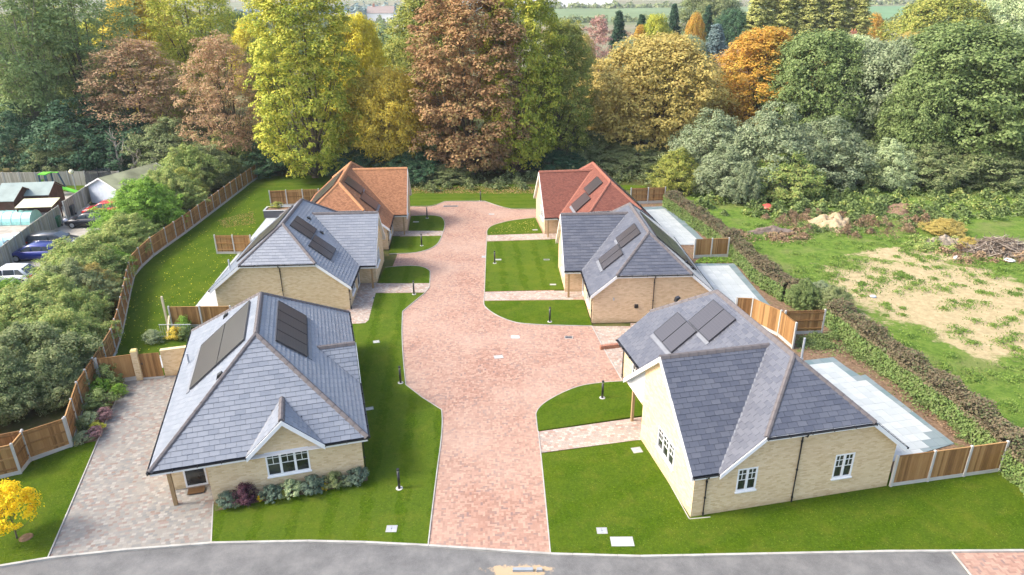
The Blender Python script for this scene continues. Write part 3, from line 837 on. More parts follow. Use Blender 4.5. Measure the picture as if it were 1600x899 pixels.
    for u, v in vents:
        z = ze + k * min(u, W - u); sg = 1 if u < W / 2 else -1
        vb_ = MB(f); vb_.hexa([(u - .16, v - .14, z - .16 * k * sg), (u + .16, v - .14, z + .16 * k * sg), (u + .16, v + .14, z + .16 * k * sg), (u - .16, v + .14, z - .16 * k * sg)],
                 [(u - .10 * 1, v - .12, z + .12), (u + .10, v - .12, z + .2), (u + .10, v + .12, z + .2), (u - .10, v + .12, z + .12)])
        vb_.build('roof_vent', BLACK, root)
    return root, f, k

dims = {
'2R': {'W': 8.75, 'ze': 2.21, 'zr': 5.95, 'zh': 3.71, 'vh': 2.47, 'L': 12.07, 'zwr': 5.60, 'vw': 8.25, 'vn': 4.71, 'zn': 2.21, 'vf': 11.46, 'zf': 2.29, 'p': 1.32, 'wo': 0.22},
'2L': {'W': 10.11, 'ze': 1.95, 'zr': 6.03, 'zh': 3.84, 'vh': 2.74, 'L': 11.81, 'zwr': 5.20, 'vw': 7.77, 'vn': 4.16, 'zn': 1.95, 'vf': 10.67, 'zf': 2.1, 'p': 1.26, 'wo': 0.28},
'3R': {'W': 8.67, 'ze': 1.96, 'zr': 5.83, 'zh': 3.78, 'vh': 2.33, 'L': 11.97, 'zwr': 5.47, 'vw': 8.1, 'vn': 4.36, 'zn': 1.98, 'vf': 11.45, 'zf': 2.1, 'p': 1.31, 'wo': 0.27},
'3L': {'W': 8.9, 'ze': 2.05, 'zr': 5.88, 'zh': 3.85, 'vh': 2.22, 'L': 12.22, 'zwr': 5.59, 'vw': 8.24, 'vn': 4.24, 'zn': 2.05, 'vf': 11.34, 'zf': 2.18, 'p': 1.25, 'wo': 0.27},
'1R': {'W': 9.26, 'ze': 2.41, 'zr': 6.28, 'zh': 4.06, 'vh': 2.75, 'L': 13.08, 'zwr': 6.03, 'vw': 4.37, 'vn': 0.13, 'zn': 2.41, 'vf': 8.69, 'zf': 2.39, 'p': 1.22, 'wo': 0.29}}
def npipe(D, u):   # centre downpipe of a half-hipped end
    return [(u, -.10, D['zh'] - .10), (u, -.06, D['zh'] - .24), (u, D['wo'] - .06, D['zh'] - .38), (u, D['wo'] - .06, .02)]
def cpipe(D):      # corner downpipe on the road side
    return [(-.06, .35, D['ze'] - .1), (-.04, .35, D['ze'] - .2), (D['wo'] - .06, .35, D['ze'] - .34), (D['wo'] - .06, .35, .02)]
D = dims['1R']
h1R, f1R, k1R = bungalow('bungalow', D, 8.97, 24.894, 0.203, 1, 'nearest bungalow on the right, dark slate roof, two white windows facing the road', BUFF, 'slate', True, slm=SLATE_D,
    va=.29, vb=6.37, porch='far', nearwin=[(1.03, 2.0, 1.08, 2.3, 2), (5.86, 6.85, .98, 2.3, 2)], gabwin=(2.4, 4.3, 1.03, 2.25),
    pipes=[npipe(D, 3.93), [(-.46, .07, 2.33), (-.46, .1, 2.2), (-.46, .23, 2.1), (-.46, .23, .02)], [(-.06, 12.6, 2.3), (-.04, 12.6, 2.2), (.23, 12.6, 2.05), (.23, 12.6, .02)]],
    solar_spec=[(2.84, 4.25, 7.28, 9.80, 1, 2, [(2.68, 2.84, 7.28, 8.5)]), (1.42, 2.82, 8.6, 11.07, 1, 2, [(1.22, 1.4, 8.5, 11.1)])], vents=[(3.2, 12.2)])
D = dims['2R']
h2R, f2R, k2R = bungalow('bungalow', D, 5.43, 44.573, 0.033, 1, 'middle bungalow on the right, dark slate roof, pinkish brick end wall', PINK, 'slate', False, slm=SLATE_D, pipes=[npipe(D, 4.43), cpipe(D)],
    solar_spec=[(2.62, 3.98, 3.15, 5.33, 1, 2, [(2.45, 2.6, 3.9, 5.3)]), (1.2, 2.6, 2.07, 4.2, 1, 2, [(1.0, 1.18, 2.1, 4.2)])], solar_back=(4.9, 8.0, 2.6, 8.6), vents=[(7.2, 2.5), (7.5, 2.0)])
D = dims['2L']
h2L, f2L, k2L = bungalow('bungalow', D, -11.715, 47.169, 0.048, -1, 'middle bungalow on the left, pale blue slate roof, drainpipe down its buff end wall', BUFF, 'slate', False, pipes=[npipe(D, 5.0), cpipe(D)],
    solar_spec=[(3.25, 4.68, 3.0, 5.3, 1, 2, [(3.1, 3.23, 4.2, 5.3)]), (1.7, 3.2, 1.78, 4.15, 1, 2, [(1.5, 1.68, 1.8, 4.1)])], solar_back=(5.7, 8.9, 3.0, 9.0), vents=[(4.0, 7.3 - .9), (2.9, 5.4)])
D = dims['3R']
bungalow('bungalow', D, 4.883, 59.033, 0.11, 1, 'farthest bungalow on the right, under a red clay tiled roof', PINK, 'red', pipes=[npipe(D, 4.3), cpipe(D)],
    solar_spec=[(2.6, 3.9, 3.15, 5.4, 1, 1), (1.25, 2.58, 2.12, 4.35, 1, 1, [(1.05, 1.23, 2.1, 4.35)])], solar_back=(4.9, 7.8, 2.6, 8.0), vents=[(7.2, 2.4)])
D = dims['3L']
bungalow('bungalow', D, -10.928, 60.141, 0.066, -1, 'farthest bungalow on the left, under an orange-brown tiled roof', PINK, 'orange', pipes=[npipe(D, 4.5), cpipe(D)],
    solar_spec=[(2.76, 4.15, 3.0, 5.1, 1, 1, [(2.62, 2.74, 4.1, 5.1)]), (1.36, 2.7, 1.8, 3.98, 1, 1, [(1.16, 1.34, 1.8, 3.98)])], solar_back=(5.0, 7.9, 2.6, 8.8))

# details on 1R and 2R

# ------------------------------------------------------------------ the hipped bungalow, near left
def hipped():
    W, L, ze, zr, a, b, um, pw, wo = 9.5, 14.41, 2.45, 6.36, 4.58, 4.68, 4.70, 7.23, 0.30
    root = empty('bungalow', (-6.884, 27.865, 0), 0.269, 'nearest bungalow on the left, hipped slate roof, small gable over a three-light window', 'bungalow')
    f = lambda q: (-q[0], q[1], q[2])
    slN = [(W, 0, ze), (0, 0, ze), (um, a, zr)]; slF = [(0, L, ze), (W, L, ze), (um, L - b, zr)]
    slR = [(0, 0, ze), (0, L, ze), (um, L - b, zr), (um, a, zr)]; slL = [(W, L, ze), (W, 0, ze), (um, a, zr), (um, L - b, zr)]
    kN = (zr - ze) / a; kR = (zr - ze) / um; kL = (zr - ze) / (W - um)
    # front gablet
    gu0, gu1, gz, gb = 2.0, 5.42, 4.09, (4.09 - ze) / kN
    gm = (gu0 + gu1) / 2; e0 = -0.03
    gA = [(gu1, e0, ze), (gm, e0, gz), (gm, gb, gz)]; gB = [(gm, e0, gz), (gu0, e0, ze), (gm, gb, gz)]
    # side gablet
    sv0, sv1, sz = 5.10, 8.26, 4.1; svm = (sv0 + sv1) / 2; sb = (sz - ze) / kR; se = -.03
    sA = [(se, sv0, ze), (sb, svm, sz), (se, svm, sz)]; sB = [(se, svm, sz), (sb, svm, sz), (se, sv1, ze)]
    rb = MB(f)
    slNc = [(W, 0, ze), (gu1, 0, ze), (gm, gb, gz), (gu0, 0, ze), (0, 0, ze), (um, a, zr)]
    slRc = [(0, 0, ze), (0, sv0, ze), (sb, svm, sz), (0, sv1, ze), (0, L, ze), (um, L - b, zr), (um, a, zr)]
    for q in (slNc, slF, slRc, slL, gA, gB, sA, sB):
        rb.slab([Vector(p) for p in q], 0.09)
    roof = rb.build('roof', DECK, root)
    def skN(P):
        u, v, z = -P.x, P.y, P.z
        return gu0 < u < gu1 and v < gb and ze + (gz - ze) * (1 - abs(u - gm) / (gu1 - gm)) >ze + kN * v + .14
    def skR(P):
        u, v, z = -P.x, P.y, P.z
        return sv0 < v < sv1 and u < sb and ze + (sz - ze) * (1 - abs(v - svm) / (sv1 - svm)) > ze + kR * u + .14
    bud = [298]
    slates(roof, slN, True, skN, f, bud)
    for q in (gA, gB, sA): slates(roof, q, True, None, f, bud)
    slates(roof, slR, True, skR, f, bud); slates(roof, slL, False, None, f); slates(roof, slF, False, None, f); slates(roof, sB, False, None, f)
    for p, q in (((um, a, zr), (um, L - b, zr)), ((0, 0, ze), (um, a, zr)), ((W, 0, ze), (um, a, zr)), ((0, L, ze), (um, L - b, zr)), ((W, L, ze), (um, L - b, zr)), ((gm, e0, gz), (gm, gb, gz)), ((se, svm, sz), (sb, svm, sz))):
        ridge_tiles(roof, p, q, RIDGE_G, f)
    vm = MB(f); up = Vector((0, 0, .04))
    for p, q in (((gu1, 0, ze), (gm, gb, gz)), ((gu0, 0, ze), (gm, gb, gz)), ((0, sv0, ze), (sb, svm, sz)), ((0, sv1, ze), (sb, svm, sz))):
        vm.bar(Vector(p) + up, Vector(q) + up, .10, .012)
    vm.build('valley_flashing', LEAD, roof)
    wt = ze - 0.1
    # walls: the near-left corner is cut away for the porch (recess u > pw, v < rv)
    rv = 1.78; wL = W - wo; wF = L - wo
    wp = MB(f)
    PN = lambda u, z: (u, wo, z)
    nw = (2.76, 4.70, .93, 2.26)
    hole = lambda q: [(q[0], q[2]), (q[1], q[2]), (q[1], q[3]), (q[0], q[3])]
    sl_ = (gz - ze) / (gu1 - gm)
    wall_with_holes(wp, PN, [(wo, 0), (pw, 0), (pw, wt), (gu1 - .1, wt), (gm, wt + sl_ * (gu1 - .1 - gm)), (gu0 + .1, wt), (wo, wt)], [hole(nw)], .3, (0, 1, 0))
    PD = lambda u, z: (u, rv, z); dr = (7.62, 8.62, .03, 2.12)
    wall_with_holes(wp, PD, [(pw, 0), (wL, 0), (wL, wt), (pw, wt)], [hole(dr)], .3, (0, 1, 0))
    wall_with_holes(wp, lambda v, z: (pw, v, z), [(wo, 0), (rv, 0), (rv, wt), (wo, wt)], [], .25, (-1, 0, 0))
    wall_with_holes(wp, lambda v, z: (wL, v, z), [(rv, 0), (wF, 0), (wF, wt), (rv, wt)], [], .3, (-1, 0, 0))
    wall_with_holes(wp, lambda v, z: (wo, v, z), [(wo, 0), (wF, 0), (wF, wt), (wo, wt)], [], .3, (1, 0, 0))
    wall_with_holes(wp, lambda u, z: (u, wF, z), [(wo, 0), (wL, 0), (wL, wt), (wo, wt)], [], .3, (0, -1, 0))
    ps = (sz - ze) / (svm - sv0)
    wall_with_holes(wp, lambda v, z: (.06, v, z), [(sv0 + .3, wt), (sv1 - .3, wt), (svm, wt + ps * (svm - sv0 - .3))], [], .2, (1, 0, 0))
    wp.build('wall', BUFF, root)
    fm = MB(f); fm.box((.7, rv + .35, .02), (wL - .5, wF - .5, .1)); fm.box((.7, rv + .35, wt - .08), (wL - .5, wF - .5, wt - .02)); fm.build('floor_slab', CONC_D, root)
    window(root, PN, (0, -1, 0), *nw, lights=3, f=f)
    window(root, PD, (0, -1, 0), *dr, lights=1, bars=False, f=f, door=True)
    for n_, p, q, o in (('fascia', (gu1, -.0, wt + .02), (W, -.0, wt + .02), (0, 1, 0)), ('fascia', (0, 0, wt + .02), (gu0, 0, wt + .02), (0, 1, 0)), ('fascia', (0, 0, wt + .02), (0, L, wt + .02), (1, 0, 0)), ('fascia', (W, 0, wt + .02), (W, L, wt + .02), (-1, 0, 0)), ('fascia', (0, L, wt + .02), (W, L, wt + .02), (0, -1, 0))):
        board(root, n_, p, q, .17, .03, WHITE, f, o)
    board(root, 'bargeboard', (gu1 + .03, e0 - .035, ze - .02), (gm, e0 - .035, gz - .01), .25, .035, WHITE, f, (0, -1, 0))
    board(root, 'bargeboard', (gu0 - .03, e0 - .035, ze - .02), (gm, e0 - .035, gz - .01), .25, .035, WHITE, f, (0, -1, 0))
    board(root, 'bargeboard', (se - .03, sv0, ze - .02), (se - .03, svm, sz - .01), .22, .03, WHITE, f, (-1, 0, 0))
    board(root, 'bargeboard', (se - .03, sv1, ze - .02), (se - .03, svm, sz - .01), .22, .03, WHITE, f, (-1, 0, 0))
    sm = MB(f)
    sm.box((0, .03, wt - .14), (pw, wo, wt - .12)); sm.box((pw, .03, wt - .14), (W, rv, wt - .12)); sm.box((0, wo, wt - .14), (wo, L, wt - .12)); sm.box((wL, rv, wt - .14), (W, L, wt - .12))
    sm.build('soffit', WHITE, root)
    gt = ze - .03
    for p, q in (((gu1 + .05, -.06, gt), (W + .06, -.06, gt)), ((0, -.06, gt), (gu0 - .05, -.06, gt)), ((-.06, 0, gt), (-.06, sv0, gt)), ((-.06, sv1, gt), (-.06, L, gt)), ((W + .06, 0, gt), (W + .06, L, gt))):
        gutter(root, p, q, f)
    downpipe(root, [(-.06, .36, gt - .06), (.0, .36, gt - .16), (wo - .06, .36, gt - .32), (wo - .06, .36, .02)], f)
    pm = MB(f); pm.box((8.84, .58, 0), (9.0, .74, wt - .145)); pm.build('porch_post', POST, root)
    # solar
    pR = lambda u, v: (u, v, ze + kR * u)
    solar(root, pR, Vector((-kR, 0, 1)).normalized(), 2.5, 3.92, 4.75, 9.77, f, 1, 4, [(2.28, 2.44, 4.8, 9.85)])
    pL = lambda u, v: (u, v, ze + kL * (W - u))
    solar(root, pL, Vector((kL, 0, 1)).normalized(), 5.26, 8.2, 4.87, 9.78, f, 2, 1, [(8.26, 8.42, 4.87, 9.8)])
    for u, v in ((6.95, 11.2), (6.49, 3.35)):
        z = ze + kL * (W - u); vb_ = MB(f)
        vb_.hexa([(u - .17, v - .14, z + .17 * kL), (u + .17, v - .14, z - .17 * kL), (u + .17, v + .14, z - .17 * kL), (u - .17, v + .14, z + .17 * kL)], [(u - .1, v - .12, z + .24), (u + .1, v - .12, z + .12), (u + .1, v + .12, z + .12), (u - .1, v + .12, z + .24)])
        vb_.build('roof_vent', BLACK, root)
    pb = MB(f); zz = ze + kL * (W - 8.95); pb.tube([(8.95, 9.1, zz - .1), (8.95, 9.1, zz + .62)], .06, 10); pb.tube([(8.95, 9.1, zz), (8.95, 9.1, zz + .1)], .1, 10); pb.build('flue_pipe', SOFFIT, root)
    return root, f
h1L, f1L = hipped()
# flue pipes and wall fittings
m = MB(f2R); m.box((3.15, .10, 1.15), (3.4, .219, 1.4)); m.build('wall_vent', BLACK, h2R)
m = MB(f2R); m.box((1.62, .15, 1.75), (1.70, .219, 1.95)); m.build('vent_cowl', SOFFIT, h2R)
m = MB(f1R); m.box((-.99, .05, -.02), (8.9, .285, .03)); m.box((-1.14, .2, -.02), (-.985, 6.37, .03)); m.build('plinth_edging', CONC, h1R)
def flue(root, f, u, v, z0, h=.75):
    pb = MB(f); pb.tube([(u, v, z0 - .1), (u, v, z0 + h)], .06, 10); pb.tube([(u, v, z0), (u, v, z0 + .1)], .1, 10); pb.build('flue_pipe', SOFFIT, root)
flue(h1R, f1R, 7.9, 6.6, 2.41 + k1R * 1.36, 1.3)
flue(h2L, f2L, 9.3, 2.4, 1.95 + k2L * .81, .8)
doormat = MB(f1L); doormat.box((7.75, 1.15, .055), (8.5, 1.62, .075))
dmo = doormat.mesh('doormat', plain('coir', (0.085, 0.05, 0.025), 0.95, .05))
for v_ in dmo.vertices:
    c_, s_ = math.cos(.269), math.sin(.269); x_, y_ = v_.co.x, v_.co.y
    v_.co.x = x_ * c_ - y_ * s_ - 6.884; v_.co.y = x_ * s_ + y_ * c_ + 27.865
tag(inst('doormat', dmo), 'brown doormat in front of the porch door of the near left bungalow', 'doormat')

# ------------------------------------------------------------------ ground, paving, lawns
BIG = 4000
sheet('ground', [(-BIG, -300), (BIG, -300), (BIG, 2 * BIG), (-BIG, 2 * BIG)], -0.06, GROUND)
KERB = [(-60, 893), (0, 885), (80, 872), (200, 859), (330, 849), (480, 846), (570, 848), (670, 853), (760, 859), (860, 866), (1000, 870), (1200, 866), (1400, 862), (1600, 861), (1750, 861)]
kp = [(-70.0, 17.5), (-34.0, 20.6)] + pts(KERB) + [(60.0, 22.9)]
sheet('road', [(-70, 5)] + [(x, y) for x, y in kp] + [(60, 5)], -0.045, ASPHALT)
kb = tag(MB().build('kerb', CONC), kind='structure')
def kerb_stones(parent, path, w, z0, z1, L=0.915):
    path = [Vector((x, y, 0)) for x, y in path]; cnt = 0
    mbx = MB()
    for a, b in zip(path, path[1:]):
        d = b - a
        if d.length < .02: continue
        n = max(1, round(d.length / L)); dn = d.normalized(); nr = Vector((-dn.y, dn.x, 0)) * w / 2
        for k in range(n):
            p = a + d * (k / n) + dn * .005; q = a + d * ((k + 1) / n) - dn * .005
            m = MB(); B = [p - nr, q - nr, q + nr, p + nr]; dz = random.uniform(-.004, .004)
            m.hexa([(v.x, v.y, z0) for v in B], [(v.x, v.y, z1 + dz) for v in B]); m.build('kerb_stone', EDGE, parent)
kerb_stones(kb, pts(KERB), 0.11, -0.05, 0.045)

DRIVE = [(670, 853), (760, 859), (860, 866), (853, 790), (845, 708), (841, 676), (838, 650), (841, 640), (855, 627), (880, 613), (905, 604), (940, 599), (978, 596),
         (1000, 600), (1000, 560), (985, 520), (925, 509), (870, 508), (860, 372), (850, 345), (845, 327), (838, 326), (795, 326), (782, 323), (765, 317), (757, 315), (690, 315), (684, 320), (672, 323), (640, 323),
         (632, 330), (620, 400), (600, 450), (600, 470), (629, 488), (628, 520), (630, 560), (634, 602), (660, 622), (691, 641), (690, 680), (683, 735), (675, 800)]
sheet('drive', pts(DRIVE), 0.0, PAVE_RED)
sheet('forecourt', pts([(925, 510), (1010, 510), (1010, 600), (972, 596), (945, 548)]), 0.006, PATHM2)
sheet('far_drive_apron', pts([(985, 505), (1020, 505), (1020, 560), (985, 560)]), -0.004, PATHM2)
sheet('left_driveway', pts([(75, 872), (110, 792), (147, 705), (165, 660), (182, 625), (197, 590), (290, 585), (420, 585), (420, 730), (333, 789), (330, 849), (200, 859)]), 0.0, SETTS)
sheet('path', pts([(533, 500), (549, 507), (572, 505), (578, 500), (587, 458), (664, 457), (670, 450), (671, 443), (592, 443), (560, 440)]), 0.012, PATHM)
sheet('path', pts([(600, 369), (690, 369), (693, 361), (600, 360)]), 0.012, PATHM)
sheet('path', pts([(756, 470), (757, 457), (905, 454), (930, 452), (930, 470), (845, 468)]), 0.012, PATHM)
sheet('path', pts([(761, 377), (761, 368), (852, 365), (885, 363), (885, 373)]), 0.012, PATHM)
sheet('path', pts([(841, 675), (1003, 652), (1030, 648), (1030, 684), (1003, 687), (845, 708)]), 0.012, PATHM2)
sheet('driveway', pts([(1487, 862), (1700, 860), (1760, 960), (1530, 915)]), -0.035, PAVE_RED)

def lawn(P, mat, z=0.035, edge=None):
    o = sheet('lawn', P, z, mat, 0.08)
    return o
def bezier_px(lst, n=5): return catmull([tuple(p) for p in lst], n)
lawn(pts([(330, 848), (400, 846.5), (480, 845), (570, 847), (669, 852)] + bezier_px([(669, 852), (675, 800), (683, 735), (689, 690), (691, 660), (690, 641)]) + [(660, 622), (634, 602)] + bezier_px([(634, 602), (630, 560), (628, 520), (629, 487)]) + [(647, 472), (664, 458), (587, 459), (580, 485), (576, 501), (570, 506), (549, 507), (520, 507), (450, 520), (400, 730), (334, 788)]), LAWN)
lawn(pts([(592, 443), (598, 425), (602, 418.5)] + bezier_px([(602, 418.5), (625, 416.5), (650, 416), (664, 419), (672, 424), (672, 434), (671, 443)])), LAWN)
lawn(pts([(608, 397), (614, 370.5), (690, 369)] + bezier_px([(690, 369), (686, 378), (676, 387), (660, 393), (640, 396), (608, 397)])), LAWN)
lawn(pts([(638, 361), (642, 338)] + bezier_px([(642, 338), (668, 337), (683, 338), (691, 341), (695, 346), (694, 354), (693, 361)])), LAWN)
lawn(pts([(300, 290), (640, 300), (640, 323)] + bezier_px([(640, 323), (672, 322.5), (684, 319.5), (695, 315)]) + [(757, 314.5)] + bezier_px([(757, 314.5), (768, 318.5), (782, 323), (797, 326.5), (812, 327)]) + [(850, 327), (860, 300), (1010, 296), (1010, 290), (300, 284)]), LAWN_F, 0.03)
lawn(pts([(762, 368)] + bezier_px([(762, 368), (761, 361), (766, 355), (778, 350), (800, 345), (836, 340)]) + [(848, 365)]), LAWN_R)
lawn(pts([(757, 456), (758, 420), (761, 378), (885, 374), (893, 453)]), LAWN)
lawn(pts([(757, 471)] + bezier_px([(757, 471), (757, 478), (764, 485), (780, 495), (805, 504), (830, 507), (860, 508.5)]) + [(922, 509.5), (925, 509), (912, 469)]), LAWN_R)
lawn(pts([(840, 674)] + bezier_px([(840, 674), (838, 655), (838, 645), (846, 634), (862, 623), (885, 611.5), (910, 603), (945, 598), (978, 596)]) + [(1010, 600), (1020, 645), (1003, 650)]), LAWN_R)
lawn(pts([(861, 865), (853, 790), (845, 710), (1003, 688), (1030, 700), (1200, 770), (1380, 740), (1560, 738), (1700, 760), (1750, 800), (1750, 860), (1600, 860), (1400, 861), (1200, 865), (1000, 869)]), LAWN_R)
lawn([(-70, 17.6), (-34, 20.7)] + pts([(-60, 892), (0, 884), (75, 871), (110, 790), (147, 703), (150, 690), (118, 697), (50, 722), (33, 742)]) + [(-28, 27.2), (-34, 26), (-70, 22)], LAWN_G)
# back gardens on the left
lawn([(-32.4, 88.0)] + pts([(402, 280), (345, 324), (290, 366), (240, 402), (211, 432), (200, 482), (182, 553), (160, 598), (222, 592), (262, 586), (300, 570)]) + [(-18.0, 44.0), (-21.5, 48.0), (-20.5, 60.0), (-19.5, 76), (-17, 88)], LAWN_G, 0.02)

# pin kerbs round the lawns
ed = MB()
for path in ([(330, 848), (333, 788)], bezier_px([(669, 852), (675, 800), (683, 735), (689, 690), (691, 660), (690, 641)]) + [(660, 622), (634, 602)] + bezier_px([(634, 602), (630, 560), (628, 520), (629, 487)]) + [(647, 472), (664, 458), (671, 449), (672, 434), (672, 424)] + bezier_px([(672, 424), (664, 419), (650, 416), (625, 416.5), (602, 418.5)]),
             bezier_px([(608, 397), (640, 396), (660, 393), (676, 387), (686, 378), (693, 361), (695, 350), (691, 341), (683, 338), (668, 337), (642, 338)]),
             [(640, 323), (672, 322.5), (684, 319.5), (695, 315), (757, 314.5), (768, 318.5), (782, 323), (797, 326.5), (840, 326)],
             [(848, 341)] + bezier_px([(836, 340.5), (800, 345), (778, 350), (766, 355), (761, 361), (761, 368)]) + [(760, 377), (757, 455), (756, 470)] + bezier_px([(756, 471), (757, 478), (764, 485), (780, 495), (805, 504), (830, 507), (860, 508.5)]) + [(925, 510), (945, 548), (972, 595)],
             [(860, 865), (853, 790), (845, 709), (841, 675)] + bezier_px([(840, 674), (838, 655), (838, 645), (846, 634), (862, 623), (885, 611.5), (910, 603), (945, 598), (978, 596)]),
             [(75, 872), (110, 791), (147, 704), (165, 660), (182, 625), (197, 590)], [(1487, 862), (1530, 915)],
             [(1003, 687), (1030, 728), (1077, 812), (1110, 809)]):
    strip(ed, pts(path), 0.05, -0.03, 0.042, 0.008, 0.9)
tag(ed.build('edging', EDGE), kind='structure')
# soil beds and back yards
sheet('flower_bed', pts([(197, 590), (182, 625), (165, 660), (147, 703), (118, 697), (133, 650), (160, 600)]), 0.03, SOIL)
sheet('flower_bed', pts([(334, 788), (336, 800), (420, 783), (500, 770), (575, 752), (573, 740), (450, 745), (345, 770)]), 0.05, SOIL)
sheet('garden_soil', [(14.0, 74.5), (19.0, 74.5)] + pts([(1120, 365), (1200, 460), (1245, 478), (1320, 478), (1420, 575), (1500, 640), (1560, 690), (1560, 735), (1392, 762), (1100, 600), (1000, 340)]), -0.02, SOIL)
hz = sheet('field', [(18.5, 75.5)] + pts([(1125, 345), (1170, 400), (1240, 460), (1290, 480), (1420, 570), (1520, 640), (1640, 740)]) + [(40, 27.5), (70, 40), (110, 85), (30, 88)], -0.03, FIELD)

# patios of paving slabs
def patio(outline, ang, mat_in, mat_b, name='patio', inner=None, sx=0.6, sy=0.6, z=0.0, label=None):
    P = [Vector((x, y)) for x, y in outline]
    base = sheet(name, outline, z - 0.03, CONC_D, label=label)
    ca, sa = math.cos(ang), math.sin(ang)
    L2 = [(p.x * ca + p.y * sa, -p.x * sa + p.y * ca) for p in P]
    inn = [(x * ca + y * sa, -x * sa + y * ca) for x, y in inner] if inner else None
    def inside(q, poly):
        c = False
        for i in range(len(poly)):
            a, b = poly[i], poly[(i + 1) % len(poly)]
            if (a[1] > q[1]) != (b[1] > q[1]) and q[0] < (b[0] - a[0]) * (q[1] - a[1]) / (b[1] - a[1]) + a[0]: c = not c
        return c
    x0, x1 = min(p[0] for p in L2), max(p[0] for p in L2); y0, y1 = min(p[1] for p in L2), max(p[1] for p in L2)
    cells = []
    y = y0; r = 0
    while y < y1:
        x = x0
        while x < x1:
            Q = clip_rect(L2, x + .006, x + sx - .006, y + .006, y + sy - .006)
            if len(Q) >= 3 and abs(area2(Q)) > .03: cells.append((Q, (x + sx / 2, y + sy / 2)))
            x += sx
        y += sy
    # the pieces nearest the camera are single slabs, any beyond 300 are joined
    cells.sort(key=lambda c: (c[1][0] * sa + c[1][1] * ca))
    rest = {0: MB(), 1: MB()}
    for k, (Q, c) in enumerate(cells):
        isin = inn is None or inside(c, inn)
        W = [(a * ca - b * sa, a * sa + b * ca) for a, b in Q]
        if area2(W) < 0: W = W[::-1]
        dz = random.uniform(-.003, .003)
        m = MB() if k < 290 else rest[0 if isin else 1]
        m.hexa([(a, b, z - .03) for a, b in W], [(a, b, z + .012 + dz) for a, b in W])
        if k < 290: m.build('paving_slab', mat_in if isin else mat_b, base)
    for k in (0, 1):
        if rest[k].v: tag(rest[k].build('paving_slabs', (mat_in, mat_b)[k], base), kind='stuff')
    return base
def lp(x, y, r, lst, s=1): 
    return [(x + s * u * math.cos(r) - v * math.sin(r), y + s * u * math.sin(r) + v * math.cos(r)) for u, v in lst]
def inset(poly, d):   # crude inward offset
    n = len(poly); s = 1 if area2(poly) > 0 else -1; out = []
    for i in range(n):
        p0, p1, p2 = Vector(poly[i - 1]), Vector(poly[i]), Vector(poly[(i + 1) % n])
        d1 = (p1 - p0).normalized(); d2 = (p2 - p1).normalized()
        n1 = Vector((-d1.y, d1.x)) * s; n2 = Vector((-d2.y, d2.x)) * s
        m = n1 + n2; m = m / max(.3, m.length ** 2 / 2); out.append(tuple(p1 + m * d))
    return out
P1 = pts([(1240, 566), (1302, 559), (1322, 574), (1344, 588), (1352, 586), (1491, 694), (1446, 707), (1392, 722), (1340, 700)])
I1 = pts([(1200, 585), (1303, 568), (1340, 594), (1348, 595), (1464, 687), (1434, 691), (1452, 707), (1380, 735), (1300, 690)])
patio(P1, 0.203, SLAB_W, SLAB_G, inner=I1, z=0.02)
P2 = pts([(1080, 412.5), (1147, 412.5), (1180, 452), (1214, 490), (1240, 520), (1120, 520)])
I2 = pts([(1070, 417.5), (1139, 417.5), (1172, 458), (1200, 490), (1225, 525), (1110, 530)])
patio(P2, 0.033, SLAB_W, SLAB_G, inner=I2, z=0.02)
P3 = pts([(1000, 324.5), (1042, 322.5), (1075, 350), (1108, 383), (1060, 383)])
I3 = pts([(1000, 327.5), (1037, 326.5), (1068, 352), (1097, 385), (1050, 387)])
patio(P3, 0.11, SLAB_W, SLAB_G, inner=I3, z=0.02)
# left strips beside and behind the houses
patio(pts([(297, 490), (340, 436), (372, 397), (400, 362), (432, 322), (470, 322), (450, 400), (410, 470), (350, 489)]), 0.048, SLAB_W, SLAB_G, z=0.03)
patio(pts([(222, 560), (236, 556), (262, 556), (262, 573), (240, 580), (222, 578)]), 0.27, SLAB_W, SLAB_G, z=0.03)

# ------------------------------------------------------------------ fences
_fm = {}
def fence_meshes(kind):
    if kind in _fm: return _fm[kind]
    wm = WOOD_G if kind == 'old' else WOOD
    pn = MB(); n = 18
    for i in range(n):
        a, b = i / n, (i + 1) / n
        pn.hexa([(a, -.012, .0), (b + .004, -.006, .0), (b + .004, .012, .0), (a, .003, .0)], [(a, -.012, 1.0), (b + .004, -.006, 1.0), (b + .004, .012, 1.0), (a, .003, 1.0)])
    for z in (.10, .5, .88): pn.box((0, .014, z), (1, .05, z + .055))
    pn.box((0, -.025, 1.0), (1, .035, 1.022))
    pm = pn.mesh('panel', wm)
    po = MB(); po.hexa([(-.055, -.055, 0), (.055, -.055, 0), (.055, .055, 0), (-.055, .055, 0)], [(-.055, -.055, 1), (.055, -.055, 1), (.055, .055, 1), (-.055, .055, 1)], caps=True)
    po.hexa([(-.055, -.055, 1), (.055, -.055, 1), (.055, .055, 1), (-.055, .055, 1)], [(-.02, -.02, 1.02), (.02, -.02, 1.02), (.02, .02, 1.02), (-.02, .02, 1.02)])
    pom = po.mesh('post', CONC_D if kind == 'old' else CONC)
    gb = MB(); gb.box((0, -.022, 0), (1, .022, 1)); gbm = gb.mesh('gravel_board', CONC_D if kind == 'old' else CONC)
    _fm[kind] = (pm, pom, gbm); return _fm[kind]
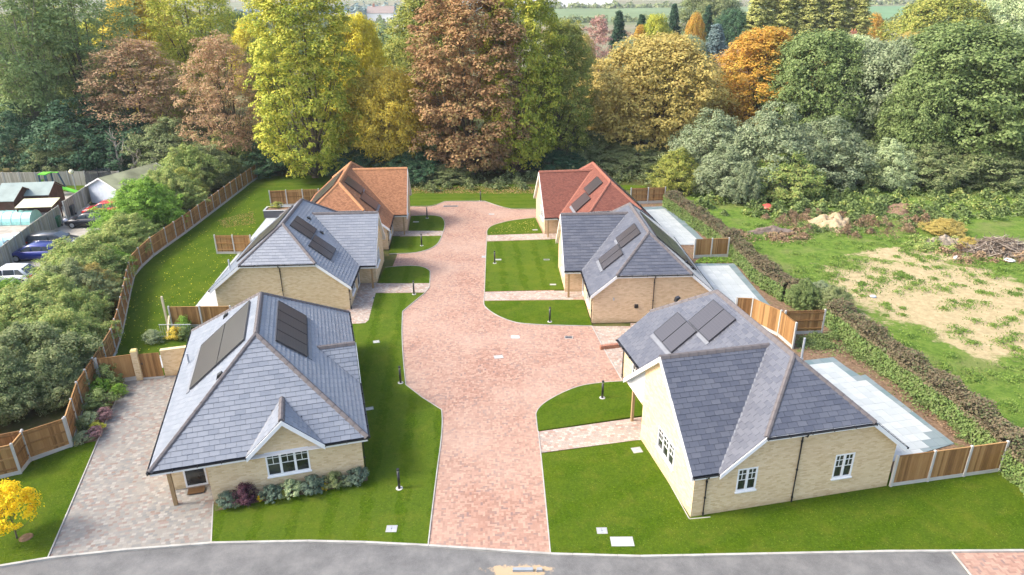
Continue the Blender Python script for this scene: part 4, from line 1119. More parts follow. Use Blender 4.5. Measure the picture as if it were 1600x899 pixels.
def fence(path, label, H=1.75, kind='new', back=False, bay=1.85, group=None, post0=True, post1=True, tops=None, gb=0.22):
    """close-boarded fence along path; back=True shows its rails to the left of the walking direction's right"""
    pm, pom, gbm = fence_meshes(kind)
    root = empty('fence', (path[0][0], path[0][1], 0), 0, label, 'fence', group)
    P = [Vector((x - path[0][0], y - path[0][1], 0)) for x, y in path]
    for si, (a, b) in enumerate(zip(P, P[1:])):
        d = b - a
        n = max(1, round(d.length / bay)); ang = math.atan2(d.y, d.x)
        for k in range(n):
            p = a + d * (k / n); Lb = d.length / n
            h = H if not tops else tops(si, k)
            rz = ang + (math.pi if back else 0); st = p if not back else a + d * ((k + 1) / n)
            base = Matrix.Translation(st) @ Matrix.Rotation(rz, 4, 'Z')
            inst('panel', pm, root, base @ Matrix.Translation((.05, 0, gb + .01)) @ Matrix.Diagonal((Lb - .1, 1, h - gb - .03, 1)))
            inst('gravel_board', gbm, root, base @ Matrix.Translation((.04, 0, 0)) @ Matrix.Diagonal((Lb - .08, 1, gb, 1)))
            if k > 0 or si > 0 or post0:
                inst('post', pom, root, Matrix.Translation(p) @ Matrix.Rotation(ang, 4, 'Z') @ Matrix.Diagonal((1, 1, h + .04 + (random.uniform(0, .03)), 1)))
    if post1: inst('post', pom, root, Matrix.Translation(P[-1]) @ Matrix.Rotation(ang, 4, 'Z') @ Matrix.Diagonal((1, 1, H + .05, 1)))
    return root
gpath = [(402, 279), (345, 323), (290, 365), (262, 385), (240, 401), (222, 418), (211, 431), (205, 455), (200, 481), (192, 520), (182, 552.5), (155, 600), (131, 640), (114, 697)]
fence(pts(gpath), 'long boundary fence of new timber panels between the bushes and the left gardens', back=False)
fence([at(112, 699), at(48, 721), at(33, 741), (-28.2, 26.6)], 'short cranked fence at the front left corner behind the yellow tree', back=False)
fence([at(49, 718), at(0, 728), (-34, 29.5)], 'fence panels running out of the left edge of the frame below the dark bush')
fence(pts([(160, 601), (219, 593)]), 'single fence panel between the boundary fence and the brick gate pier', gb=.25, post1=False)
fence(pts([(1391, 761), (1560, 737.5)]), 'three-panel fence on the grass at the right end of the near right bungalow')
fence(pts([(1222, 523), (1283, 521)]), 'two-panel fence ending at the gap in the clipped hedge', back=True)
fence([at(1147, 503), at(1172, 504), at(1215, 525), at(1238, 545)], 'stepped fence panels rising over the slate roof of the near right bungalow', H=1.85)
fence(pts([(1084, 404), (1136, 402)]), 'two-panel fence between the two larger grey patios', gb=.3)
fence(pts([(985, 319), (1038, 317.5)]), 'far right garden fence with pale rails towards the drive', back=True, gb=.3)
fence(pts([(340, 397), (395, 397)]), 'short fence with rails across the left garden, halfway up', back=True)
fence(pts([(424, 323), (500, 320)]), 'short fence with rails across the left garden, nearest the trees', back=True)
fence(pts([(270, 512), (365, 511)]), 'dark-stained low fence behind the planters of the near left bungalow', H=1.6)

# garden wall, pier and gate by the near left bungalow
gx, gy = at(259, 587)
gw = empty('garden_wall', (gx, gy, 0), 0.27, 'buff brick garden wall with a pale coping, joining the gate to the near left bungalow', 'wall')
m = MB(); m.box((0, -.11, 0), (2.6, .11, 1.75)); m.build('wall', BUFF, gw)
m = MB()
for k in range(6): m.box((k * .44, -.15, 1.751), (k * .44 + .43, .15, 1.81))
m.build('coping', plain('sandy_coping', (0.62, 0.50, 0.30), .85, .2), gw)
px_, py_ = at(219.5, 592.5)
gp = empty('gate_pier', (px_, py_, 0), 0.27, 'square buff brick gate pier with a yellowish cap', 'pier')
m = MB(); m.box((-.17, -.17, 0), (.17, .17, 1.95)); m.build('pier', BUFF, gp)
m = MB(); m.hexa([(-.2, -.2, 1.951), (.2, -.2, 1.951), (.2, .2, 1.951), (-.2, .2, 1.951)], [(-.15, -.15, 2.04), (.15, -.15, 2.04), (.15, .15, 2.04), (-.15, .15, 2.04)]); m.build('cap', plain('lichened_cap', (0.58, 0.47, 0.2), .9, .1), gp)
gt_ = empty('garden_gate', (px_ + .2, py_ + .02, 0), 0.16, 'boarded timber garden gate between the brick pier and the garden wall', 'gate')
gL = math.hypot(gx - px_, gy - py_) - .25
for i in range(8):
    m = MB(); m.box((gL / 8 * i + .004, -.02, .1), (gL / 8 * (i + 1) - .004, .005 + .004 * (i % 2), 1.72)); m.build('gate_board', WOOD, gt_)
m = MB(); m.box((0, .012, .3), (gL, .05, .4)); m.box((0, .012, 1.4), (gL, .05, 1.5)); m.bar((.05, .03, .35), (gL - .05, .03, 1.45), .04, .09); m.build('brace', WOOD, gt_)
m = MB(); m.box((.08, -.05, 1.0), (.14, -.021, 1.12)); m.build('latch', BLACK, gt_)
m = MB(); m.box((-.02, -.06, 0), (gL + .02, .06, .09)); m.build('threshold', CONC, gt_)

# planting corner: railing, trellis post, raised bed
rx, ry = at(268, 511)
rt = empty('railing', at(262, 528) + (0,), 0.0, 'low metal railing round the planted corner behind the near left bungalow', 'railing')
m = MB()
for k in range(14): m.box((-.4 + k * .16, 0, 0), (-.375 + k * .16, .02, 1.0))
m.build('bars', plain('grey_metal', (.30, .32, .33), .5, .5), rt)
m = MB(); m.box((-.42, -.01, .97), (1.75, .03, 1.01)); m.box((-.42, -.01, .1), (1.75, .03, .13)); m.build('rail', plain('grey_metal_rail', (.42, .44, .45), .5, .5), rt)
tp = MB(); tp.box((rx - .3, ry - .05, 0), (rx - .18, ry + .07, 2.35)); tag(tp.build('timber_post', WOOD_RAIL), 'tall pale timber post standing at the left end of the dark-stained fence', 'post')
bp = MB(); a_ = Vector((*at(262, 533), 0.12)); b_ = Vector((*at(268, 512), 0.9)); bp.bar(a_, b_, .1, .1); tag(bp.build('timber_brace', WOOD_RAIL), 'sloping pale timber leaning against the railing post', 'timber')
def planter(x, y, r, sx, sy, h, label):
    e = empty('planter', (x, y, 0), r, label, 'planter')
    m = MB(); t = .09
    m.box((-sx / 2, -sy / 2, 0), (sx / 2, -sy / 2 + t, h)); m.box((-sx / 2, sy / 2 - t, 0), (sx / 2, sy / 2, h)); m.box((-sx / 2, -sy / 2 + t, 0), (-sx / 2 + t, sy / 2 - t, h)); m.box((sx / 2 - t, -sy / 2 + t, 0), (sx / 2, sy / 2 - t, h))
    m.build('casing', plain('dark_grey_casing', (.10, .10, .11), .7, .3), e)
    m = MB(); m.box((-sx / 2 - .04, -sy / 2 - .04, h + .001), (sx / 2 + .04, -sy / 2 + t + .05, h + .05)); m.box((-sx / 2 - .04, sy / 2 - t - .05, h + .001), (sx / 2 + .04, sy / 2 + .04, h + .05)); m.box((-sx / 2 - .04, -sy / 2 + t + .051, h + .001), (-sx / 2 + t + .05, sy / 2 - t - .051, h + .05)); m.box((sx / 2 - t - .05, -sy / 2 + t + .051, h + .001), (sx / 2 + .04, sy / 2 - t - .051, h + .05))
    m.build('coping', SLAB_W, e)
    m = MB(); m.box((-sx / 2 + t, -sy / 2 + t, .01), (sx / 2 - t, sy / 2 - t, h - .05)); m.build('soil', SOIL, e)
    return e
xx, yy = at(434, 341); planter(xx - .1, yy + .7, .05, 2.6, 1.5, .8, 'raised planter with pale coping at the end of the slab path, left garden')

# brick step wall on the forecourt
a_ = Vector((*at(938.5, 547), 0)); b_ = Vector((*at(990, 541), 0))
m = MB(); d_ = (b_ - a_).normalized(); n_ = Vector((-d_.y, d_.x, 0)) * .22; B = [a_, b_, b_ + n_, a_ + n_]
m.hexa([(v.x, v.y, 0) for v in B], [(v.x, v.y, .26) for v in B]); tag(m.build('low_brick_wall', REDB), 'low red brick wall at the edge of the paved forecourt, beside the near right bungalow', 'wall')

# ------------------------------------------------------------------ bollards, covers
bol = None
def bollard(px, py, label):
    global bol
    x, y = at(px, py)
    if bol is None:
        bol = empty('bollard_light', (x, y, .03), 0, label, 'bollard', 'black bollard lights on the lawns')
        m = MB(); m.tube([(0, 0, 0), (0, 0, .95)], .065, 16); m.build('post', BLACK, bol, True)
        m = MB(); m.tube([(0, 0, .951), (0, 0, 1.06)], .055, 16); m.build('lens', plain('frosted_lens', (.18, .18, .17), .4, .5), bol)
        m = MB(); m.tube([(0, 0, 1.061), (0, 0, 1.13)], .07, 16); m.build('cap', BLACK, bol)
        m = MB(); m.tube([(0, 0, -.02), (0, 0, .012)], .17, 16); m.build('footing', CONC, bol)
    else:
        o = copy_tree(bol); o.location = (x, y, .03); o['label'] = label
for q in ((624, 764, 'tall black bollard light on the left lawn nearest the road'), (626, 599, 'black bollard light on the left lawn by the widening of the red drive'),
          (647, 460.5, 'black bollard light beside the pale path to the middle left bungalow'), (659, 384.5, 'black bollard light on the small curved lawn in front of the farthest left bungalow'),
          (667.5, 341.5, 'black bollard light on the rounded lawn beyond the farthest left path'), (751, 314.5, 'black bollard light at the far end of the drive, before the trees'),
          (773, 412, 'black bollard light on the large square lawn right of the drive'), (859, 503.5, 'black bollard light on the half-moon lawn before the middle right bungalow'),
          (941, 622.5, 'black bollard light on the rounded lawn beside the near right bungalow')):
    bollard(*q)
def cover(px, py, w, d, rz, mat, label, z=.036, name='access_cover', split=0):
    x, y = at(px, py)
    e = empty(name, (x, y, z), rz, label, 'cover', 'access covers set into lawns and paving')
    m = MB(); m.box((-w / 2, -d / 2, 0), (w / 2, -d / 2 + .04, .015)); m.box((-w / 2, d / 2 - .04, 0), (w / 2, d / 2, .015)); m.box((-w / 2, -d / 2 + .04, 0), (-w / 2 + .04, d / 2 - .04, .015)); m.box((w / 2 - .04, -d / 2 + .04, 0), (w / 2, d / 2 - .04, .015)); m.build('frame', CONC_D, e)
    m = MB()
    if split: m.box((-w / 2 + .045, -d / 2 + .045, 0), (-.006, d / 2 - .045, .012)); m.box((.006, -d / 2 + .045, 0), (w / 2 - .045, d / 2 - .045, .012))
    else: m.box((-w / 2 + .045, -d / 2 + .045, 0), (w / 2 - .045, d / 2 - .045, .012))
    m.build('lid', mat, e)
    if name == 'access_cover':
        m = MB(); m.box((-.025, -.012, .0125), (.025, .012, .016)); m.build('lifting_eye', BLACK, e)
GMET = plain('galvanised_lid', (.36, .38, .40), .5, .5, .2)
WHL = plain('white_lid', (.70, .70, .69), .6, .3, .05)
PALE = plain('pale_lid', (.42, .42, .40), .6, .3, .05)
DMET = plain('cast_iron_lid', (.06, .06, .07), .6, .4, .05)
cover(972, 847.5, .98, .56, .0, WHL, 'large white access cover in the right front lawn, nearest the road')
cover(940.5, 830.5, .46, .38, .0, GMET, 'small grey access cover in the right front lawn beside the white one', split=1)
cover(612, 827.5, .48, .42, .0, GMET, 'grey access cover in the left front lawn near the road', split=1)
cover(995, 704.5, .5, .45, .2, GMET, 'grey access cover close to the cream wall of the near right bungalow')
cover(588, 535, .42, .36, .27, PALE, 'small pale cover in the left lawn opposite the side gable')
cover(575, 640, .62, .3, .27, CONC, 'pale slab at the foot of the right wall of the near left bungalow')
cover(805, 527, .62, .42, .0, WHL, 'white access cover in the red drive, upper one', .004)
cover(779, 558, .6, .42, .2, PALE, 'worn pale access cover in the red drive, lower one', .004)
cover(888.5, 527.5, .55, .35, .0, DMET, 'dark grating in the red drive before the middle right bungalow', .004, 'drain_grate', 1)
cover(588, 466, .6, .42, .1, DMET, 'dark metal cover in the paving beside the middle left bungalow', .016)
cover(778, 406.5, .6, .3, .0, PALE, 'pale cover in the square lawn beside the bollard')
cover(854, 406.5, .5, .28, .0, DMET, 'small cover in the square lawn nearer the cream gable')
cover(864, 445.5, .5, .26, .0, PALE, 'small pale cover in the square lawn near its front corner')
cover(836, 360, .5, .28, .0, PALE, 'pale cover in the leaf-flecked lawn by the farthest right bungalow')
cover(650, 347.5, .6, .3, .0, PALE, 'pale cover in the rounded lawn by the farthest left bungalow')
cover(757, 401.5, .5, .5, .0, GMET, 'faint grey cover at the edge of the drive beside the square lawn', .004)
cover(768, 335, .6, .35, .0, PALE, 'pale cover in the drive near its far end', .004)
cover(704, 322.5, 1.6, .5, .0, DMET, 'rusty patch of loose blocks at the far end of the drive', .004, 'drain_grate')
# loose kerb stones lying on the road
x, y = at(817, 890.5)
m = MB(); m.box((x - .42, y - .075, -.04), (x + .42, y + .075, .06)); tag(m.build('loose_kerb_stone', plain('blue_grey_kerb', (.24, .27, .30), .8, .2)), 'long blue-grey kerb stone lying loose on the road in spilt sand', 'kerb stone')
x, y = at(843, 890.5)
m = MB(); m.hexa([(x - .14, y - .09, -.04), (x + .13, y - .07, -.04), (x + .12, y + .09, -.04), (x - .12, y + .08, -.04)], [(x - .12, y - .08, .07), (x + .12, y - .06, .05), (x + .1, y + .08, .06), (x - .11, y + .07, .06)]); tag(m.build('stone_block', plain('broken_block', (.26, .27, .28), .9, .2)), 'short broken stone block on the road beside the loose kerb stone', 'stone')

# ------------------------------------------------------------------ cars
GLASSC = plain('car_glass', (.05, .065, .08), .08, .7, var=.1)
TYRE = plain('tyre_rubber', (.02, .02, .02), .8, .2)
RIM = plain('alloy_rim', (.45, .46, .48), .35, .6, metal=.5)
HEADL = plain('headlight_glass', (.55, .57, .6), .15, .7)
TAILL = plain('tail_light_red', (.45, .02, .02), .25, .6)
PLATE = plain('number_plate', (.7, .6, .2), .5, .3)
def carpaint(name, c, met=0.2):
    t = NT(name); m = t.base(t.mix(0.0, c, c), .32, .5, met); t.b.inputs['Coat Weight'].default_value = .6; t.b.inputs['Coat Roughness'].default_value = .08; return m
def loft(mb, secs, close=True):
    ids = [[mb.P(p) for p in s] for s in secs]; n = len(ids[0])
    for a, b in zip(ids, ids[1:]):
        for k in range(n if close else n - 1):
            mb.f.append([a[k], b[k], b[(k + 1) % n], a[(k + 1) % n]]); mb.m.append(mb.cm)
    mb.f.append(ids[0]); mb.m.append(mb.cm); mb.f.append(ids[-1][::-1]); mb.m.append(mb.cm)
def car(px, py, heading, paint, label, L=4.3, W=1.78, H=1.47, estate=False, z=0.0, xy=None):
    x, y = xy or at(px, py)
    root = empty('parked_car', (x, y, z), heading, label, 'car', 'cars in the car park behind the bushes')
    h = L / 2; w = W / 2
    st = [(-h, .45, .62, .80), (-h + .06, .32, .80, .92), (-h + .35, .24, .92, .98), (-h + .95, .2, .97, 1.0), (-.5, .2, .95, 1.0), (.45, .2, .93, 1.0), (h - 1.0, .2, .88, 1.0), (h - .45, .22, .79, .96), (h - .12, .26, .68, .86), (h, .40, .56, .74)]
    mb = MB(); secs = []
    for X, zb, zt, k in st:
        ww = w * k
        secs.append([(X, -ww * .9, zb), (X, -ww, zb + .14), (X, -ww * 1.0, (zb + zt) / 2 + .05), (X, -ww * .96, zt - .03), (X, -ww * .86, zt), (X, ww * .86, zt), (X, ww * .96, zt - .03), (X, ww, (zb + zt) / 2 + .05), (X, ww, zb + .14), (X, ww * .9, zb)])
    loft(mb, secs)
    mb.build('body', paint, root, True)
    r0 = -h + (.05 if estate else .18); r1 = -h + (.35 if estate else .75)
    gs = [(r0, .90, .93, .84), (r1, H - .05, H, .70), (-.3, H, H, .72), (.35, H - .03, H, .72), (1.25 if not estate else 1.2, .90, .9, .84)]
    # greenhouse: roof and pillars
    mb = MB(); secs = []
    def sec(X, zr_, k): return [(X, -w * .90, .88), (X, -w * k, zr_ - .05), (X, -w * k * .86, zr_), (X, w * k * .86, zr_), (X, w * k, zr_ - .05), (X, w * .90, .88)]
    loft(mb, [sec(r0, .93, .9), sec(r1, H - .06, .76), sec(-.2, H, .76), sec(.30, H - .04, .76), sec(1.2, .93, .88)])
    mb.build('roof', paint, root, True)
    gl = []
    def pane(P, name='window'):
        c = sum((Vector(p) for p in P), Vector()) / len(P)
        n = (Vector(P[1]) - Vector(P[0])).cross(Vector(P[2]) - Vector(P[0])).normalized()
        if n.dot(c - Vector((0, 0, .9))) < 0: n = -n
        m = MB(); m.hexa([Vector(p) + n * .002 for p in P], [Vector(p) + n * .022 for p in P]); m.build(name, GLASSC, root)
    def side(s, Xa, Xb, Xc, Xd):    # bottom a..b, top d..c
        f = lambda X, t: (X, s * w * (.90 * (1 - t) + .76 * t), .88 + (H - .05 - .88) * t)
        pane([f(Xa, .10), f(Xb, .10), f(Xc, .86), f(Xd, .86)])
    for s in (-1, 1):
        side(s, -.02, .98, .30, -.02); side(s, -.12, -.95, -.95, -.12) if not estate else side(s, -.12, -1.0, -1.0, -.12)
        side(s, -1.02 if estate else -1.02, r0 + .30, r1 + .12, -1.02)
    def xs(X0, z0, X1, z1, t): return X0 + (X1 - X0) * t, z0 + (z1 - z0) * t
    for (X0, z0, X1, z1, nm, kk) in ((1.2, .93, .30, H - .04, 'windscreen', .76), (r0, .93, r1, H - .06, 'rear_window', .76)):
        a0, c0 = xs(X0, z0, X1, z1, .1); a1, c1 = xs(X0, z0, X1, z1, .9)
        pane([(a0, -w * .78, c0), (a0, w * .78, c0), (a1, w * .64, c1), (a1, -w * .64, c1)], nm)
    for X in (-h + .78, h - .85):
        for s in (-1, 1):
            m = MB(); m.tube([(X, s * (w - .20), .32), (X, s * (w + .012), .32)], .32, 20); t = m.build('wheel', TYRE, root)
            m = MB(); m.tube([(X, s * (w + .0), .32), (X, s * (w + .025), .32)], .215, 16)
            m.build('rim', RIM, t)
    for s in (-1, 1):
        m = MB(); m.hexa([(h - .42, s * w * .70, .60), (h - .10, s * w * .62, .56), (h - .05, s * w * .45, .56), (h - .12, s * w * .45, .60)], [(h - .50, s * w * .93, .76), (h - .13, s * w * .80, .70), (h - .10, s * w * .5, .70), (h - .30, s * w * .5, .76)]); m.build('headlight', HEADL, root)
        m = MB(); m.box((-h - .015, s * w * .55, .68), (-h + .30, s * w * .945, .84)); m.build('tail_light', TAILL, root)
        m = MB(); m.box((.78, s * (w + .0), .92), (.92, s * (w + .16), 1.03)); m.build('mirror', paint, root)
    m = MB(); m.box((-h - .02, -.26, .58), (-h + .05, .26, .68)); m.build('number_plate', PLATE, root)
    m = MB(); m.box((h - .06, -.5, .34), (h + .012, .5, .5)); m.build('grille', BLACK, root)
    return root
car(25, 445, R(184), carpaint('white_paint', (.75, .76, .78), 0), 'white hatchback in the car park, tail towards the bushes', xy=tuple(at(17, 442)), H=1.5)
car(0, 480, R(176), carpaint('dark_red_paint', (.24, .02, .025)), 'dark red car cut off by the left edge of the frame', xy=(at(-8, 481)[0] - 1.3, at(-8, 481)[1]))
car(68, 400, R(182), carpaint('blue_paint', (.015, .03, .20)), 'dark blue saloon car with its bonnet towards the old fence', L=4.4, xy=tuple(at(60, 404)))
car(95, 380, R(4), carpaint('charcoal_paint', (.05, .055, .065)), 'charcoal estate car beside the dark blue one', L=4.4, estate=True, xy=tuple(at(88, 386)))
car(140, 350, R(183), carpaint('black_paint', (.012, .013, .02)), 'black car with silver wheels, half hidden by the bushes', L=4.5, xy=tuple(at(143, 352.5)))
car(165, 330, R(187), carpaint('bright_red_paint', (.50, .02, .02)), 'bright red car farthest back in the car park', L=4.5, xy=tuple(at(168, 335)))

# ------------------------------------------------------------------ car park, old fences, sheds
sheet('car_park', [(-60, 45), (-37, 45), (-34.0, 50), (-34.5, 60), (-35, 80), (-46, 79), (-47.5, 68), (-46.5, 60), (-60, 56)], -0.02, CARPARK)
sheet('play_lawn', pts([(-60, 292), (-60, 272), (170, 272), (170, 296), (60, 300)]), -0.01, LAWN_F)
sheet('yard', pts([(-60, 294), (120, 300), (150, 330), (0, 470), (-60, 470)]), -0.03, CARPARK)
fence([at(-40, 470), at(10, 420), at(60, 378), at(98, 350)], 'old grey board fence along the left side of the car park, nearer part', kind='old', H=1.9, bay=1.5, gb=.02)
fence([at(105, 343), at(134, 322), at(146, 312), at(190, 311), at(232, 312)], 'old grey board fence round the far corner of the car park, behind the red car', kind='old', H=1.9, bay=2.2, gb=.02)
fence([at(-40, 292), at(60, 292), at(110, 290), at(190, 290)], 'old grey fence at the foot of the dark evergreens beyond the play lawn', kind='old', H=1.75, gb=.02)
fence([at(-40, 308), at(10, 308), at(62, 305)], 'low grey fence in front of the play lawn, behind the sheds', kind='old', H=1.5, gb=.02)
ROOFF = plain('mossy_felt_roof', (.27, .32, .30), .9, .1, var=.15, scale=.8)
ROOFM = plain('moss_grown_roof', (.26, .27, .17), .9, .1, var=.4, scale=.5)
PBLUE = plain('pale_blue_boards', (.55, .60, .66), .8, .2, var=.1)
WBROWN = plain('brown_stained_boards', (.10, .05, .035), .8, .2, var=.3)
def shed(x, y, rz, sx, sy, he, hr, wallm, roofm, label, axis='x', door=True, over=.2, name='shed', cat='shed'):
    """sx along local x, ridge along the given axis"""
    e = empty(name, (x, y, 0), rz, label, cat)
    m = MB()
    if axis == 'x':
        for xa, xb in ((-sx / 2, -sx / 2 + .05), (sx / 2 - .05, sx / 2)):
            m.hexa([(xa, -sy / 2, 0), (xa, sy / 2, 0), (xa, sy / 2, he), (xa, 0, hr), (xa, -sy / 2, he)], [(xb, -sy / 2, 0), (xb, sy / 2, 0), (xb, sy / 2, he), (xb, 0, hr), (xb, -sy / 2, he)])
        m.box((-sx / 2 + .05, -sy / 2, 0), (sx / 2 - .05, -sy / 2 + .05, he)); m.box((-sx / 2 + .05, sy / 2 - .05, 0), (sx / 2 - .05, sy / 2, he))
        n = int(he / .16)
        for k in range(n): m.box((-sx / 2, -sy / 2 - .018, k * .16 + .01), (sx / 2, -sy / 2 - .002, k * .16 + .15))
        m.build('wall', wallm, e)
        m = MB(); k = (hr - he) / (sy / 2); o = over
        m.slab([(-sx / 2 - o, -sy / 2 - o, he - k * o + .06), (sx / 2 + o, -sy / 2 - o, he - k * o + .06), (sx / 2 + o, 0, hr + .06), (-sx / 2 - o, 0, hr + .06)], .05)
        m.slab([(sx / 2 + o, sy / 2 + o, he - k * o + .06), (-sx / 2 - o, sy / 2 + o, he - k * o + .06), (-sx / 2 - o, 0, hr + .06), (sx / 2 + o, 0, hr + .06)], .05)
        rf = m.build('roof', roofm, e)
        for k2 in range(int(sx) + 1):
            pass
        for xx_ in (-sx / 2 - o - .03, sx / 2 + o):
            m = MB(); m.hexa([(xx_, -sy / 2 - o, he - k * o - .08), (xx_, 0, hr - .08), (xx_, 0, hr + .07), (xx_, -sy / 2 - o, he - k * o + .07)], [(xx_ + .03, -sy / 2 - o, he - k * o - .08), (xx_ + .03, 0, hr - .08), (xx_ + .03, 0, hr + .07), (xx_ + .03, -sy / 2 - o, he - k * o + .07)])
            m.hexa([(xx_, 0, hr - .08), (xx_, sy / 2 + o, he - k * o - .08), (xx_, sy / 2 + o, he - k * o + .07), (xx_, 0, hr + .07)], [(xx_ + .03, 0, hr - .08), (xx_ + .03, sy / 2 + o, he - k * o - .08), (xx_ + .03, sy / 2 + o, he - k * o + .07), (xx_ + .03, 0, hr + .07)]); m.build('bargeboard', WHITE if wallm is PBLUE else WBROWN, e)
        if door:
            m = MB(); m.box((-.4, -sy / 2 - .04, .05), (.4, -sy / 2 - .019, he - .1)); m.build('door', wallm, e)
    return e
# big pale shed: gable faces the camera, ridge runs away to the back right
x, y = at(190, 303)
e = shed(x + 1.9, y - 1.0, R(68), 7.4, 4.3, 2.0, 3.0, PBLUE, ROOFM, 'large pale blue shed with a moss-grown roof beside the old fence')
x, y = at(35, 322); shed(x - 2, y - 3.2, R(3), 9.0, 3.6, 2.0, 2.9, WBROWN, ROOFF, 'long brown shed with a pale green felt roof at the left edge')
x, y = at(82, 312); shed(x + .3, y - 3.6, R(6), 5.0, 3.2, 2.0, 2.9, WBROWN, ROOFF, 'smaller brown shed with a pale felt roof behind the long one')
x, y = at(66, 343); m_ = empty('lean_to', (x, y, 0), .1, 'low lean-to with a yellowish translucent roof beside the brown shed', 'shed')
m = MB(); m.slab([(-1.8, -1, 1.6), (1.8, -1, 1.6), (1.8, 1, 2.0), (-1.8, 1, 2.0)], .04); m.build('roof', plain('yellowed_sheet', (.58, .56, .36), .6, .3), m_)
for a_ in (-1.7, 1.6):
    for b_ in (-.9, .8):
        m = MB(); m.box((a_, b_, 0), (a_ + .1, b_ + .1, 1.6)); m.build('post', WBROWN, m_)
# green and white polytunnels
def tunnel(px, py, L, r, rz, m1, label):
    x, y = at(px, py); e = empty('polytunnel', (x, y, 0), rz, label, 'polytunnel')
    m = MB(); n = 12
    A = [(-L / 2, r * math.cos(t), r * 1.05 * math.sin(t)) for t in np.linspace(0, math.pi, n)]
    for i in range(n - 1):
        a, b = A[i], A[i + 1]; m.poly([a, (-a[0], a[1], a[2]), (-b[0], b[1], b[2]), b])
    m.poly(A); m.poly([(-a[0], a[1], a[2]) for a in A][::-1]); m.build('cover', m1, e, True)
    m = MB()
    for k in range(5):
        X = -L / 2 + L * k / 4
        m.tube([(X, (r + .02) * math.cos(t), (r + .02) * 1.05 * math.sin(t)) for t in np.linspace(0, math.pi, n)], .025, 5)
    m.build('hoops', plain('tunnel_hoop', (.5, .55, .55), .5, .4), e)
tunnel(28, 347, 3.8, 1.15, R(3), plain('turquoise_film', (.30, .60, .55), .4, .4, .2), 'small turquoise polytunnel between the shed and the old fence')
tunnel(8, 388, 3.4, 1.2, R(35), plain('pale_turquoise_film', (.50, .74, .70), .4, .4, .3), 'pale turquoise polytunnel at the left edge behind the car park fence')
# wheelie bins
def bin_(px, py, m1, label, rz=0.2):
    x, y = at(px, py); e = empty('wheelie_bin', (x, y, 0), rz, label, 'bin', 'wheelie bins along the car park fence')
    m = MB(); m.hexa([(-.24, -.28, .08), (.24, -.28, .08), (.24, .26, .08), (-.24, .26, .08)], [(-.30, -.36, 1.0), (.30, -.36, 1.0), (.30, .36, 1.0), (-.30, .36, 1.0)]); m.build('body', m1, e)
    m = MB(); m.hexa([(-.32, -.40, 1.002), (.32, -.40, 1.002), (.32, .40, 1.002), (-.32, .40, 1.002)], [(-.27, -.34, 1.07), (.27, -.34, 1.07), (.27, .36, 1.12), (-.27, .36, 1.12)]); m.build('lid', m1, e)
    for s in (-1, 1):
        m = MB(); m.tube([(s * .24, .3, .11), (s * .31, .3, .11)], .11, 12); m.build('wheel', TYRE, e)
BING = plain('green_bin_plastic', (.03, .13, .06), .5, .3); BINK = plain('dark_bin_plastic', (.03, .035, .04), .5, .3)
bin_(91, 355, BING, 'green wheelie bin standing alone by the black car')
bin_(113, 337, BINK, 'dark wheelie bin in the fence corner in front of the red car')
bin_(36, 390, BING, 'green wheelie bin behind the two dark bins')
bin_(19, 395, BINK, 'dark wheelie bin nearest the left edge')
bin_(28, 393, BINK, 'dark wheelie bin between the other dark bin and the blue car', .5)
def sack(px, py, sx, sz, c, label, name='rubbish_bag', cat='bag', z=0):
    x, y = at(px, py); m = MB(); n = 8; rings = []
    for k, t in enumerate(np.linspace(0, 1, 6)):
        rr = sx * (math.sin(math.pi * (0.18 + .78 * t)) ** .7) * .5
        rings.append([(x + rr * math.cos(a) * random.uniform(.85, 1.1), y + rr * math.sin(a) * random.uniform(.85, 1.1), z + sz * t) for a in np.linspace(0, 2 * math.pi, n, endpoint=False)])
    loft(m, rings); tag(m.build(name, plain(name + '_plastic', c, .5, .4, .2), None, True), label, cat)
sack(41, 397, .8, .8, (.62, .55, .5), 'white and orange patterned sack against the bins')
sack(21, 408, .9, .6, (.5, .45, .42), 'heap of mixed rubbish in front of the blue car', 'rubbish_heap', 'rubbish')
sack(70, 432, 1.2, .7, (.8, .8, .82), 'white bag lying at the edge of the bushes by the white car')
sack(103, 349, .6, .5, (.7, .7, .75), 'small white bag beside the green bin')
# play things: climbing frame with slides, trampoline, globe lamp
x, y = at(86, 302); e = empty('climbing_frame', (x, y, 0), 0, 'plastic climbing frame with lime slides and an orange and yellow drum', 'play set')
LG = plain('lime_plastic', (.16, .58, .06), .4, .4); OR = plain('orange_plastic', (.75, .12, .04), .4, .4); YE = plain('yellow_plastic', (.8, .55, .04), .4, .4); NV = plain('navy_plastic', (.02, .07, .12), .4, .4)
m = MB()
for a_ in (-1.0, -.2): 
    for b_ in (-.5, .5): m.bar((a_ * 1.1, b_, 0), (a_, b_, 2.3), .12, .12)
m.bar((1.3, .5, 0), (.6, .5, 2.3), .12, .12); m.build('frame', NV, e)
m = MB(); m.box((-1.1, -.55, 2.3), (-.1, .55, 2.42)); m.box((-.1, .44, 2.31), (.7, .56, 2.41)); m.build('roof', LG, e)
m = MB(); m.hexa([(-2.4, -.3, .05), (-2.4, .3, .05), (-1.1, .3, 1.5), (-1.1, -.3, 1.5)], [(-2.4, -.3, .25), (-2.4, .3, .25), (-1.1, .3, 1.65), (-1.1, -.3, 1.65)]); m.build('slide', LG, e)
m = MB(); m.hexa([(1.2, -.9, .8), (1.2, -.3, .8), (3.2, -.3, .1), (3.2, -.9, .1)], [(1.2, -.9, .98), (1.2, -.3, .98), (3.2, -.3, .28), (3.2, -.9, .28)]); m.build('slide', LG, e)
m = MB(); m.tube([(-.5, -.95, .5), (.5, -.95, .5)], .6, 14); m.build('drum', YE, e)
